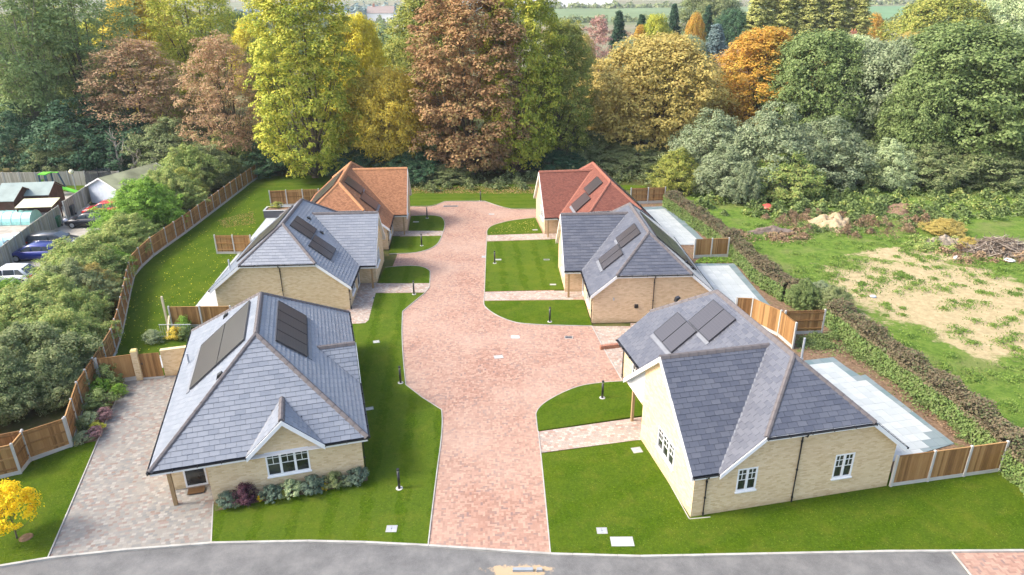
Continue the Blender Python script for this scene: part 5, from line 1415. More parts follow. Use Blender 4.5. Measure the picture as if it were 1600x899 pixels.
m = MB(); m.tube([(-.62, -.95, .5), (-.5, -.95, .5)], .62, 14); m.tube([(.5, -.95, .9), (1.1, -.7, 1.0)], .42, 10); m.build('drum_trim', OR, e)
x, y = at(160, 301); e = empty('trampoline', (x, y, 0), 0, 'round trampoline with tall black safety net beside the pale blue shed', 'trampoline')
ca_ = [(1.4 * math.cos(t), 1.4 * math.sin(t)) for t in np.linspace(0, 2 * math.pi, 24, endpoint=False)]
m = MB(); m.hexa([(a, b, .72) for a, b in ca_], [(a, b, .76) for a, b in ca_]); m.build('mat', BLACK, e)
m = MB()
for i in range(24):
    a, b = ca_[i], ca_[(i + 1) % 24]; k = 1.16
    m.hexa([(a[0], a[1], .74), (b[0], b[1], .74), (b[0] * k, b[1] * k, .74), (a[0] * k, a[1] * k, .74)], [(a[0], a[1], .80), (b[0], b[1], .80), (b[0] * k, b[1] * k, .80), (a[0] * k, a[1] * k, .80)])
m.build('pad', plain('pale_yellow_pad', (.6, .6, .35), .6, .3), e)
m = MB()
for i in range(0, 24, 4): a = ca_[i]; m.tube([(a[0] * 1.1, a[1] * 1.1, 0), (a[0] * 1.14, a[1] * 1.14, 1.8), (a[0] * .95, a[1] * .95, 2.7)], .035, 6)
m.build('pole', BLACK, e)
NET = NT('safety_net'); NET.base((.03, .04, .05), .8, .1); NET.b.inputs['Alpha'].default_value = .55
m = MB()
for i in range(24):
    a, b = ca_[i], ca_[(i + 1) % 24]; m.poly([(a[0], a[1], .8), (b[0], b[1], .8), (b[0] * .95, b[1] * .95, 2.6), (a[0] * .95, a[1] * .95, 2.6)])
m.build('net', NET.m, e)
x, y = at(120, 302); e = empty('garden_lamp', (x, y, 0), 0, 'pale globe lamp on a thin post above the old fence', 'lamp')
m = MB(); m.tube([(0, 0, 0), (0, 0, 2.3)], .05, 8); m.build('post', SOFFIT, e)
m = MB(); loft(m, [[(.28 * math.sin(p) * math.cos(t), .28 * math.sin(p) * math.sin(t), 2.55 - .28 * math.cos(p)) for t in np.linspace(0, 2 * math.pi, 12, endpoint=False)] for p in np.linspace(.2, math.pi - .1, 8)]); m.build('globe', plain('cream_globe', (.66, .64, .42), .5, .4), e, True)
# distant houses
def far_house(x, y, rz, sx, sy, he, hr, wm, rm, label, chim=True):
    e = shed(x, y, rz, sx, sy, he, hr, wm, rm, label, door=False, over=.4, name='distant_house', cat='house')
    if chim:
        m = MB(); m.box((-sx * .32, -.5, hr - 1.0), (-sx * .32 + 1.3, .4, hr + 1.7)); r_ = m.build('chimney', REDB, e)
        m = MB(); m.tube([(-sx * .32 + .35, 0, hr + 1.7), (-sx * .32 + .35, 0, hr + 2.2)], .16, 8); m.tube([(-sx * .32 + .95, 0, hr + 1.7), (-sx * .32 + .95, 0, hr + 2.2)], .16, 8); m.build('chimney_pot', RIDGE_O, r_)
    for k in range(max(2, int(sx / 4))):
        m = MB(); xx_ = -sx / 2 + 1.5 + k * (sx - 3) / max(1, int(sx / 4) - 1); m.box((xx_ - .5, -sy / 2 - .07, 1.0), (xx_ + .5, -sy / 2 - .022, 2.2)); m.build('window', GLASS, e)
    return e
Yh = 165; zz = zat(80, Yh); far_house(xat(1355, Yh, 8), Yh, R(-8), 12, 8, 6.0, zat(66, Yh), BUFF, TILE_OLD, 'red-roofed house with a brick chimney beyond the trees on the right')
Yh = 360; far_house(xat(1395, 170, 8), 178, R(10), 10, 7, 5.5, 8.8, BUFF, TILE_OLD, 'low wing of old tiled roof beside the chimney house', False)
far_house(xat(648, 300, 4), 300, R(5), 16, 9, 5, 8, WHITE, plain('grey_far_roof', (.3, .3, .32), .8), 'white house glimpsed over the trees, centre', False)
far_house(xat(600, 520, 4), 520, R(-5), 18, 9, 6, 10, WHITE, plain('brown_far_roof', (.25, .2, .18), .8), 'white-walled far house left of the tall rust-coloured tree')
far_house(xat(535, 430, 4), 430, R(12), 22, 9, 5, 8.5, SOFFIT, plain('slate_far_roof', (.2, .22, .26), .8), 'grey far house at the top edge above the yellow-green lime tree', False)

# ------------------------------------------------------------------ vegetation
def leafquads(cent, nrm, size, rs, aspect=0.62, jitter=0.35):
    """one leaf-shaped quad per centre; nrm the mean facing"""
    n = len(cent)
    N = nrm + rs.normal(0, jitter, (n, 3)); N /= np.linalg.norm(N, axis=1)[:, None] + 1e-9
    A = rs.normal(0, 1, (n, 3)); T = np.cross(N, A); T /= np.linalg.norm(T, axis=1)[:, None] + 1e-9
    B = np.cross(N, T)
    s = (size * rs.uniform(.6, 1.35, n))[:, None] * .5
    V = np.empty((n, 4, 3))
    V[:, 0] = cent - T * s; V[:, 1] = cent - B * s * aspect + N * s * .15; V[:, 2] = cent + T * s; V[:, 3] = cent + B * s * aspect + N * s * .15
    return V
PROF = {
 'round': lambda t: np.sqrt(np.clip(1 - (2 * t - 1) ** 2, 0, 1)),
 'lime': lambda t: np.clip(np.minimum(.62 + 2.2 * t, np.where(t < .62, 1 - .1 * t, .94 * np.sqrt(np.clip(1 - ((t - .62) / .39) ** 2, 0, 1)))), 0, 1),
 'dome': lambda t: np.clip(np.where(t < .35, .82 + .5 * t, np.sqrt(np.clip(1 - ((t - .35) / .66) ** 2, 0, 1))), 0, 1),
 'poplar': lambda t: np.clip(np.minimum(.6 + t, ((1.02 - t) * 2.2) ** .6), 0, 1),
 'cone': lambda t: np.clip((1.02 - t) ** .85, 0, 1),
 'vase': lambda t: np.clip(np.where(t < .7, .45 + .75 * t, np.sqrt(np.clip(1 - ((t - .7) / .31) ** 2, 0, 1))), 0, 1),
}
def crown_points(seed, shape, R_, H_, nclump, per, leaf, spread=.2, fill=.35, flat=.75):
    rs = np.random.RandomState(seed)
    ph = rs.uniform(0, 6.28, 6)
    t = rs.beta(1.1, 1.05, nclump); th = rs.uniform(0, 2 * np.pi, nclump)
    lob = 1 + .13 * np.sin(3 * th + ph[0] + 3 * t) + .10 * np.sin(5 * th + ph[1] - 6 * t) + .09 * np.sin(8 * t * 3 + ph[2] + 2 * th)
    if shape == 'dome' and H_ < 6:      # ragged hedgerow outline with leaning shoots
        lob = lob + .22 * np.sin(4 * th + ph[3]) * np.sin(2.2 * th + 5 * t + ph[4]) + rs.normal(0, .08, nclump)
        t = np.clip(t * (1 + .16 * np.sin(3 * th + ph[5]) + rs.normal(0, .07, nclump)), 0, 1.12)
    rad = PROF[shape](np.minimum(t, .97)) * lob * np.where(rs.uniform(0, 1, nclump) < fill, rs.uniform(.25, .8, nclump), rs.uniform(.8, 1.02, nclump))
    C_ = np.stack([np.cos(th) * rad * R_, np.sin(th) * rad * R_, t * H_ + rs.normal(0, .02, nclump) * H_], 1)
    cr = R_ * spread * rs.uniform(.6, 1.35, nclump)
    D = rs.normal(0, 1, (nclump, per, 3)); D /= np.linalg.norm(D, axis=2)[:, :, None]
    D[:, :, 2] = np.where(D[:, :, 2] < -.35, -D[:, :, 2], D[:, :, 2])
    q = rs.uniform(.35, 1.05, (nclump, per, 1)) ** .6
    P = C_[:, None, :] + D * q * cr[:, None, None] * np.array([1, 1, flat])
    out = C_.copy(); out[:, 2] -= H_ * .4; out /= np.linalg.norm(out, axis=1)[:, None] + 1e-6
    N = D * .8 + out[:, None, :] * .35 + np.array([0, 0, .45])
    P = P.reshape(-1, 3); N = N.reshape(-1, 3)
    return leafquads(P, N, leaf, rs), C_
def limbs_mesh(name, seed, R_, H_, zc, targets, mat, trunk_r, nl=14, n=7, fork=1, twigs=0):
    """tapered trunk from the ground (z=-zc in crown space is handled by the caller) with limbs reaching into the crown"""
    rs = random.Random(seed); m = MB()
    for fk in range(fork):
        a = rs.uniform(0, 6.28); lean = (.12 if fork > 1 else .04) * H_
        top = Vector((math.cos(a) * lean, math.sin(a) * lean, zc + H_ * .82))
        path = [Vector((0, 0, 0)), Vector((rs.uniform(-.15, .15), rs.uniform(-.15, .15), zc * .5 + .3)), Vector((math.cos(a) * lean * .5, math.sin(a) * lean * .5, zc + H_ * .25)), top]
        path = [Vector(p) for p in catmull([tuple(p) for p in path], 4)]
        k = len(path); m.tube(path, [trunk_r * (1 - .85 * i / (k - 1)) * (1.25 if i == 0 else 1) for i in range(k)], n)
        idx = list(range(len(targets))); rs.shuffle(idx)
        for j in idx[:nl // fork]:
            e = Vector(targets[j]); e.z += zc
            base_t = max(.18, min(.85, (e.z - zc * .6) / (zc + H_) * .75)); b = path[min(k - 2, int(base_t * k))]
            mid = (b + e) / 2 + Vector((rs.uniform(-.4, .4), rs.uniform(-.4, .4), -.05 * H_))
            r0 = trunk_r * .42 * (1 - base_t * .5)
            q = [Vector(p) for p in catmull([tuple(b), tuple(mid), tuple(e)], 3)]
            m.tube(q, [r0 * (1 - .85 * i / (len(q) - 1)) for i in range(len(q))], 5, cap=False)
            for _ in range(twigs):
                c = q[rs.randint(2, len(q) - 1)]; d = Vector((rs.uniform(-1, 1), rs.uniform(-1, 1), rs.uniform(-.2, 1))).normalized() * R_ * rs.uniform(.15, .35)
                m.tube([c, c + d * .5 + Vector((0, 0, .1)), c + d], [r0 * .25, r0 * .15, r0 * .06], 4, cap=False)
    return m.mesh(name, mat, True)
_arch = {}
def archetype(key):
    """shared crown and trunk meshes, metres"""
    if key in _arch: return _arch[key]
    A = dict(   # shape, R, H, clump count, leaves per clump, leaf, spread, fill, trunk height below the crown, trunk radius, limbs, fork, twigs
        lime=('lime', 5.5, 19.0, 1137, 52, 0.281, 0.139, .30, 1.0, .38, 26, 1, 2),
        lime2=('lime', 5.0, 18.0, 1050, 52, 0.281, 0.147, .30, 1.0, .38, 24, 1, 2),
        tall=('dome', 5.0, 17.0, 1006, 52, 0.265, 0.157, .35, 2.5, .36, 26, 1, 3),
        sparse=('dome', 5.0, 14.0, 656, 46, 0.218, 0.154, .5, 3.0, .32, 40, 2, 7),
        open=('vase', 5.2, 14.0, 721, 50, 0.257, 0.163, .4, 5.0, .34, 34, 2, 4),
        round=('round', 6.0, 9.5, 918, 55, 0.265, 0.147, .35, 1.6, .30, 26, 1, 3),
        round2=('dome', 6.0, 9.5, 940, 55, 0.265, 0.139, .35, 1.4, .30, 24, 2, 3),
        big=('dome', 8.5, 14.0, 1662, 55, 0.296, 0.111, .30, 1.0, .45, 34, 1, 3),
        bush=('dome', 3.6, 4.6, 910, 60, 0.156, 0.118, .35, .3, .10, 26, 3, 5),
        bush2=('dome', 3.6, 4.4, 875, 60, 0.156, 0.126, .4, .3, .10, 26, 3, 6),
        scrub=('dome', 4.0, 5.5, 525, 50, 0.203, 0.143, .35, .3, .12, 26, 3, 6),
        poplar=('poplar', 1.9, 20.0, 735, 46, 0.328, 0.269, .35, 2.0, .26, 16, 1, 1),
        spruce=('cone', 3.3, 13.0, 577, 44, 0.265, 0.134, .25, .6, .22, 18, 1, 0),
        birch=('dome', 2.6, 8.5, 280, 40, 0.187, 0.185, .5, 2.0, .13, 30, 1, 4),
        fargreen=('round', 5.0, 8.0, 110, 36, .75, .22, .3, 1.0, .25, 6, 1, 0),
        shrublet=('dome', .62, .75, 90, 46, .075, .22, .3, .05, .02, 8, 3, 1),
        spiky=('dome', .75, .95, 80, 40, .09, .28, .4, .05, .02, 12, 3, 2),
        acer=('dome', 1.45, 2.0, 110, 46, .15, .24, .35, 1.1, .05, 14, 1, 2),
    )[key]
    sh, R_, H_, nc, per, leaf, sp, fill, zc, tr, nl, fk, tw = A
    V, C_ = crown_points(abs(hash(key)) % 1000 if False else sum(map(ord, key)) * 7, sh, R_, H_, nc, per, leaf, sp, fill)
    V[:, :, 2] += zc
    cm = quads_mesh('crown', V, LF['green'])
    tm = limbs_mesh('trunk', sum(map(ord, key)), R_, H_, zc, C_, BARK, tr, nl, 8, fk, tw)
    _arch[key] = (cm, tm, R_, H_ + zc); return _arch[key]
def tree(key, x, y, H, W, leaf, label, group=None, z=0.0, bark=None, name='tree', rz=None, cat='tree'):
    cm, tm, R_, HH = archetype(key)
    e = empty(name, (x, y, z), random.uniform(0, 6.28) if rz is None else rz, label, cat, group)
    sx = W / (2 * R_) * .98; sz = H / HH
    sc = Matrix.Diagonal((sx, sx, sz, 1))
    inst('crown', cm, e, sc, LF[leaf]); inst('trunk', tm, e, sc, bark or BARK)
    return e
def T_(key, px, pytop, Y, wpx, leaf, label, group=None, bark=None, wid=None, name='tree', cat='tree', base=0.0):
    ztop = zat(pytop, Y); H = max(2.0, ztop - base)
    x = xat(px, Y, H * .5)
    d = Y * math.cos(TH) - (H * .5 - CAMH) * math.sin(TH)
    W = wpx / F * d * 1.08
    return tree(key, x, Y, H, W, leaf, label, group, base, bark, name, None, cat)

G1 = 'tall autumn trees behind the back gardens'
T_('open', 40, -50, 96, 150, 'airy', 'tall grey-green tree at the far left with two pale forking trunks', G1, BARK_P)
T_('open', 140, -40, 103, 150, 'airy', 'tall pale green airy tree, second from the far left', G1)
T_('sparse', 222, 62, 97, 150, 'rose', 'thin rose-brown tree with bare twigs above the large blue shed', G1)
T_('tall', 232, -20, 118, 120, 'gold', 'yellowish tree standing behind the thin rose-brown one', G1)
T_('open', 318, -30, 112, 120, 'lime', 'airy yellow-green tree behind the two brown trees on the left', G1)
T_('sparse', 356, 58, 90, 118, 'rose', 'dense rose-brown tree behind the far end of the boundary fence', G1)
T_('lime', 478, -45, 87, 150, 'lime', 'broad yellow-green lime tree reaching to the ground behind the left houses', G1)
T_('round2', 562, 30, 104, 100, 'yellow', 'bright yellow crown between the lime tree and the golden-brown tree', G1)
T_('round', 608, 112, 89, 126, 'gold', 'golden-brown round tree behind the orange roof', G1)
T_('tall', 684, -30, 100, 130, 'olive', 'olive-green tree behind the rust-coloured one', G1)
T_('lime2', 738, -20, 88, 158, 'rust', 'tall rust-coloured tree at the head of the drive', G1)
T_('lime', 812, -40, 89.5, 118, 'lime', 'tall yellow-green tree to the right of the rust-coloured one', G1)
T_('tall', 880, 38, 95, 100, 'olive', 'olive and gold tree behind the red roof', G1)
T_('round', 948, 118, 110, 110, 'khaki', 'greyish brown shrub-like tree beside the khaki one', G1)
T_('round2', 1030, 66, 99, 190, 'khaki', 'wide khaki-coloured tree with twiggy crown right of centre', G1)
T_('tall', 1188, 52, 101, 130, 'orange', 'orange autumn tree right of the wide khaki one', G1)
T_('round2', 1275, 62, 95, 160, 'green', 'mixed green tree between the orange one and the poplars', G1)
T_('round', 1375, 75, 93, 150, 'sage', 'grey-green twiggy tree in front of the chimney house', G1)
T_('big', 1492, 52, 91, 260, 'green', 'very large green tree behind the rough field', G1)
T_('big', 1625, 95, 86, 200, 'green', 'green tree cut by the right edge of the frame', G1)
T_('round', 1440, 120, 86, 120, 'green', 'lower green tree in front of the very large one', G1)
G2 = 'dark undergrowth and evergreens below the tall trees'
for i, (px, py, Y, w, lf, lab) in enumerate([
    (20, 175, 91, 120, 'dark', 'dark evergreen bush at the foot of the far-left tree'), (120, 168, 92, 150, 'dark', 'large dark evergreen behind the play lawn'),
    (205, 185, 93, 120, 'dark', 'dark evergreen behind the dead branches'), (268, 195, 90, 110, 'bushd', 'ivy-dark bush left of the rose-brown tree'),
    (300, 215, 94, 100, 'dark', 'dark bush under the rose-brown tree'), (418, 225, 90, 100, 'dark', 'dark bush between the hedgerow and the lime tree'),
    (560, 235, 88, 90, 'dark', 'dark evergreen behind the orange roof ridge'), (650, 240, 86, 90, 'dark', 'dark evergreen beside the gable of the orange-roofed house'),
    (702, 262, 85, 70, 'bushd', 'low dark bush at the lawn edge left of the drive head'), (862, 240, 91, 90, 'dark', 'dark bush behind the red roof'),
    (920, 215, 97, 110, 'bushd', 'dark bramble-covered bush behind the red roof'), (1000, 235, 92, 120, 'bushd', 'dark bush under the khaki tree'),
    (620, 215, 92, 110, 'olive', 'olive shrub under the golden-brown tree'), (90, 210, 89, 90, 'bushd', 'lower bush against the old grey fence'), (770, 250, 93, 120, 'twig', 'brown undergrowth between the tall trunks')]):
    T_('scrub', px, py, Y, w, lf, lab, G2, name='bush', cat='bush')
G3 = 'grey-green bushes at the back of the rough field'
for px, py, Y, w, lf, lab in [
    (1060, 245, 79.5, 70, 'olive', 'yellowish bush at the far end of the clipped hedge'), (1115, 195, 82, 120, 'sage', 'grey-green bush behind the far end of the hedge'),
    (1205, 188, 80, 130, 'sage', 'wide grey-green bush left of the sandy heap'), (1290, 205, 82, 130, 'sage', 'arching grey-green bush behind the sandy heap'),
    (1135, 245, 77, 90, 'sage', 'low grey-green bush beside the hedge end'), (1230, 250, 76.5, 100, 'bush', 'low tangled bush in front of the grey-green ones'),
    (1388, 235, 80, 70, 'pale', 'pale straw-green twiggy bush under the large green tree'), (1345, 235, 82, 100, 'bushd', 'dark bush beside the pale straw-green one'),
    (1165, 266, 74, 40, 'sage', 'pale bare thin bush at the field corner'), (1530, 235, 82, 130, 'bushd', 'dark bramble bush under the right-hand trees'), (1450, 240, 81, 110, 'bushd', 'dark bush below the very large green tree')]:
    T_('scrub', px, py, Y, w, lf, lab, G3, name='bush', cat='bush')
G4 = 'trees of the garden beyond the khaki tree'
T_('birch', 937, 30, 150, 46, 'birch', 'pinkish bare birch with a pale trunk', G4, BARK_P)
for px, py, Y, w, lf, key, lab in [(968, 22, 165, 50, 'conifer', 'spruce', 'dark conifer just right of the birch'), (1003, 28, 172, 46, 'conifer', 'spruce', 'dark conifer with orange leaves below it'),
    (1053, 12, 175, 44, 'conifer', 'spruce', 'pointed dark conifer, tallest of the garden group'), (1118, 44, 150, 74, 'blue', 'spruce', 'blue-green spruce above the green clearing'),
    (1105, 14, 185, 40, 'conifer', 'spruce', 'dark conifer behind the blue-green spruce'), (1145, 22, 175, 60, 'dark', 'round', 'round dark evergreen left of the poplars'), (1078, 62, 150, 60, 'sage', 'round', 'grey-green rounded tree left of the blue spruce'),
    (1025, 30, 160, 50, 'lime', 'round2', 'yellow-green tree between two dark conifers'), (985, 68, 140, 60, 'sage', 'round', 'grey-green tree below the dark conifers'),
    (1086, 28, 170, 30, 'orange', 'round', 'small orange tree by the pointed conifer'), (1000, 46, 160, 24, 'orange', 'round2', 'small orange-leaved tree beneath the conifers'), (912, 60, 145, 40, 'khaki', 'round', 'small golden-brown tree left of the birch'),
    (1045, 60, 135, 60, 'khaki', 'round', 'khaki tree rising behind the wide khaki one'), (1110, -8, 240, 90, 'bushd', 'round', 'broad dark tree at the top edge left of the poplars'),
    (1150, 82, 130, 60, 'rose', 'round', 'brownish tree left of the orange one'), (1465, 6, 150, 150, 'olive', 'round2', 'olive-brown domed tree on the skyline at the right'),
    (1363, 30, 200, 32, 'orange', 'round', 'small orange tree above the red-roofed chimney house'), (1570, 2, 150, 120, 'pale', 'round', 'pale green willow-like tree at the top right'), (1420, 60, 135, 60, 'khaki', 'round', 'brownish tree right of the chimney house'),
    (1560, 55, 125, 90, 'pale', 'round2', 'pale green tree in front of the willow-like one')]:
    T_(key, px, py, Y, w, lf, lab, G4)
for i in range(9):
    T_('poplar', 1184 + i * 19.5, -22 + 5 * (i % 3), 172 + 2 * (i % 2), 34, 'poplar', ['first', 'second', 'third', 'fourth', 'fifth', 'sixth', 'seventh', 'eighth', 'last'][i] + ' poplar from the left in the yellow-green row', 'row of yellow-green poplars')
# left background
G5 = 'trees in the distance behind the left woodland'
for px, py, Y, w, lf, lab in [(15, 25, 135, 110, 'green', 'far green tree at the left edge'), (95, 15, 140, 100, 'lime', 'far yellow-green tree seen between the airy left trees'), (180, 30, 130, 100, 'lime', 'far yellow-green tree above the rose-brown one'),
    (275, 40, 135, 90, 'lime', 'far yellow-green tree between the two rose-brown ones'), (398, 36, 150, 70, 'yellow', 'far yellow tree left of the lime tree'), (375, 20, 170, 60, 'green', 'far green tree left of the yellow one'), (60, 70, 120, 110, 'bushd', 'far dark green tree low on the left'),
    (160, 100, 118, 110, 'olive', 'far olive tree low on the left'), (290, 110, 115, 100, 'olive', 'olive tree between the rose-brown trees'), (425, 60, 118, 70, 'olive', 'olive tree behind the left side of the lime tree'), (530, 60, 122, 80, 'olive', 'olive tree behind the right side of the lime tree'),
    (640, 60, 120, 90, 'olive', 'olive tree behind the golden-brown one'), (590, 70, 130, 60, 'olive', 'dull green tree behind the yellow crown'), (860, 110, 115, 90, 'olive', 'olive tree behind the gap right of the tall pair'), (1130, 120, 112, 80, 'khaki', 'khaki tree beside the green clearing'), (1240, 70, 120, 90, 'khaki', 'khaki tree behind the mixed green one'),
    (1330, 66, 120, 100, 'pale', 'pale green tree behind the chimney house shrubs'), (900, 95, 120, 70, 'khaki', 'khaki tree left of the birch')]:
    T_('round2' if len(lab) % 2 else 'round', px, py, Y, w, lf, lab, G5)
# far tree masses: individually scattered but too small to pick apart
def far_mass(name, spots, leaf, label, size=(5, 9)):
    """spots: (x, y, h, w) blobs of leaf quads joined in one object"""
    rs = np.random.RandomState(len(spots)); V = []
    for (x, y, h, w) in spots:
        n = 170; D = rs.normal(0, 1, (n, 3)); D /= np.linalg.norm(D, axis=1)[:, None]; D[:, 2] = np.abs(D[:, 2])
        lb = 1 + .2 * np.sin(D[:, :1] * 7 + x) + .15 * np.sin(D[:, 1:2] * 9 + y)
        P = D * lb * rs.uniform(.7, 1.0, (n, 1)) * np.array([w / 2, w / 2, h]) + np.array([x, y, 0])
        V.append(leafquads(P, D + np.array([0, 0, .3]), w * .20, rs))
    o = inst(name, quads_mesh(name, np.concatenate(V), LF[leaf])); return tag(o, label, 'trees', None, 'stuff')
def row(px0, px1, Y0, Y1, n, h, w, jy=12):
    out = []
    for i in range(n):
        t = (i + random.uniform(-.4, .4)) / max(1, n - 1); Y = Y0 + (Y1 - Y0) * t + random.uniform(-jy, jy)
        out.append((xat(px0 + (px1 - px0) * t, Y, 2), Y, h * random.uniform(.6, 1.25), w * random.uniform(.7, 1.3)))
    return out
far_mass('distant_hedgerow', row(-50, 760, 330, 420, 70, 9, 12, 50), 'bushd', 'distant dark tree belt across the top left behind the tall trees')
far_mass('distant_hedgerow', row(380, 760, 250, 290, 36, 8, 10, 30), 'green', 'distant green trees seen between the lime tree and the rust-coloured tree')
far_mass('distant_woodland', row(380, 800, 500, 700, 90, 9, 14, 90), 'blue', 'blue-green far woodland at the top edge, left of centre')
far_mass('distant_hedgerow', row(830, 1180, 470, 520, 30, 4, 8, 10), 'bushd', 'dotted line of far field bushes at the top, right of centre')
far_mass('distant_hedgerow', row(830, 1600, 780, 860, 46, 6, 15, 14), 'bushd', 'farthest hedgerow along the top edge of the fields')
far_mass('distant_hedgerow', row(1350, 1600, 420, 430, 26, 4, 9, 6), 'bushd', 'far field hedge behind the domed olive tree')
far_mass('distant_scrub', row(850, 1180, 330, 400, 60, 1.6, 5, 60), 'twig', 'brown scrub scattered over the far field')
sheet('far_field', [(xat(835, 480, 0), 480), (xat(1250, 480, 0), 480), (xat(1300, 800, 0), 800), (xat(830, 800, 0), 800)], -.02, plain('far_green_field', (.15, .20, .10), .95, .05, var=.15, scale=.02))
sheet('far_field', [(xat(700, 830, 0), 830), (xat(960, 830, 0), 830), (xat(980, 1500, 0), 1600), (xat(700, 1500, 0), 1600)], -.02, plain('pale_far_field', (.50, .50, .47), .95, .05, var=.1, scale=.02))
sheet('far_field', [(xat(1350, 430, 0), 430), (xat(1700, 430, 0), 430), (xat(1800, 780, 0), 780), (xat(1350, 780, 0), 780)], -.02, plain('far_meadow', (.13, .22, .11), .95, .05, var=.15, scale=.02))
sheet('clearing', pts([(1070, 108), (1125, 104), (1130, 150), (1080, 165)]), -.03, FIELD)
sheet('meadow', pts([(230, 30), (330, 30), (330, 60), (230, 60)]), -.02, plain('bright_meadow', (.20, .36, .10), .95, .05, var=.1, scale=.05))

# hedgerow bushes between the car park and the boundary fence
G6 = 'hedgerow bushes between the car park and the boundary fence'
for px, py, X_off, w, H, lf, key, lab in [
    (365, 262, 0, 80, 4.6, 'bush', 'bush2', 'green and yellow bush at the far end of the hedgerow by the last fence panel'), (330, 285, 0, 86, 4.4, 'bushd', 'bush', 'dark green bush second from the far end of the hedgerow'),
    (300, 296, 0, 90, 4.8, 'bush', 'bush2', 'yellowing bush beside the pale blue shed'), (268, 326, 0, 96, 4.2, 'bush', 'bush', 'yellow-flecked bush right of the red car'),
    (232, 352, 0, 110, 4.4, 'fresh', 'bush2', 'light green leafy bush in front of the red car'), (200, 374, 0, 80, 3.0, 'fresh', 'bush', 'fresh green bush hiding the tail of the black car'), (186, 414, 0, 100, 2.9, 'bush', 'bush', 'straw-tinted bush beside the two dark estate cars'),
    (150, 445, 0, 130, 3.6, 'bush', 'bush2', 'tangled olive bush right of the white car'), (120, 480, 0, 120, 3.4, 'bushd', 'bush', 'darker bush against the curve of the boundary fence'),
    (92, 505, 0, 130, 3.4, 'bush', 'bush2', 'bush with reddish tips below the white car'), (40, 540, 0, 160, 3.6, 'bush', 'bush', 'broad pale-leaved bush at the left edge in the middle height'), (20, 490, 0, 90, 2.6, 'fresh', 'bush2', 'small light green bush beside the dark red car'),
    (110, 555, 0, 120, 3.0, 'bush', 'bush2', 'bush close behind the boundary fence above the flower bed'), (60, 600, 0, 170, 3.6, 'bushd', 'bush', 'large dark bush in the left foreground behind the fence'), (0, 640, 0, 150, 3.4, 'bushd', 'bush2', 'dark bush at the left edge above the front fence')]:
    x, y = at(px, py + 8); d = y * math.cos(TH) + (CAMH - 1.5) * math.sin(TH)
    lim = None
    for (ax, ay), (bx, by) in zip(pts(gpath), pts(gpath)[1:]):
        if by <= y <= ay: lim = ax + (bx - ax) * (ay - y) / (ay - by)
    W = w / F * d
    if lim is not None: x = min(x, lim - W * .46 - .55)
    tree(key, x, y, H, W, lf, lab, G6, 0, None, 'bush', None, 'bush')
for px, py, w, H, lf, key, lab in [
    (348, 278, 60, 3.2, 'olive', 'bush2', 'small olive bush filling the gap nearest the far fence end'), (285, 312, 70, 3.4, 'olive', 'bush2', 'olive bush between the yellow-flecked one and the shed bush'), (250, 340, 70, 3.2, 'bush', 'bush', 'small bush tight against the boundary fence behind the light green one'),
    (208, 385, 90, 3.0, 'bush', 'bush2', 'loose bush leaning over the boundary fence beside the light green one'), (168, 428, 80, 2.6, 'fresh', 'bush', 'light green bush with its tips over the blue car'), (135, 465, 100, 3.0, 'bush', 'bush', 'grey-green bush filling the gap right of the white car'),
    (150, 470, 80, 2.8, 'khaki', 'bush2', 'straw-coloured bush close to the bend of the boundary fence'), (75, 530, 120, 3.0, 'bush', 'bush2', 'loose grey-green bush below the reddish-tipped one'), (125, 520, 90, 3.0, 'bush', 'bush', 'bush pressed against the boundary fence below its bend'),
    (85, 575, 130, 3.2, 'bush', 'bush', 'loose bush above the large dark foreground bush'), (10, 580, 120, 3.2, 'bush', 'bush2', 'grey-green bush at the left edge above the dark ones'), (110, 620, 90, 2.6, 'bushd', 'bush2', 'dark bush behind the fence beside the flower bed')]:
    x, y = at(px, py + 8); d = y * math.cos(TH) + (CAMH - 1.5) * math.sin(TH); lim = None
    for (ax, ay), (bx, by) in zip(pts(gpath), pts(gpath)[1:]):
        if by <= y <= ay: lim = ax + (bx - ax) * (ay - y) / (ay - by)
    W = w / F * d
    if lim is not None: x = min(x, lim - W * .44 - .4)
    tree(key, x, y, H, W, lf, lab, G6, 0, None, 'bush', None, 'bush')
# dead branchy tree
e = empty('dead_tree', (xat(200, 88, 2), 88, 0), 0, 'leafless pale dead tree in front of the dark evergreens', 'tree')
m = MB(); rr = random.Random(5)
def branch(p, d, L, r, k):
    q = [p]; 
    for i in range(4): d = (d + Vector((rr.uniform(-.45, .45), rr.uniform(-.25, .25), rr.uniform(-.2, .3)))).normalized(); q.append(q[-1] + d * L / 4)
    m.tube(q, [r, r * .85, r * .7, r * .55, r * .35], 6, cap=False)
    if k:
        for i in (1, 2, 3, 4): branch(q[i], (d + Vector((rr.uniform(-1.1, 1.1), rr.uniform(-.5, .5), rr.uniform(-.1, .7)))).normalized(), L * .6, r * .5, k - 1)
for a_ in (-.5, .1, .6): branch(Vector((a_ * 1.4, 0, 0)), Vector((a_, -.1, 1)), 3.6, .26, 2)
m.build('trunk', plain('bleached_wood', (.30, .27, .22), .9, .1), e)

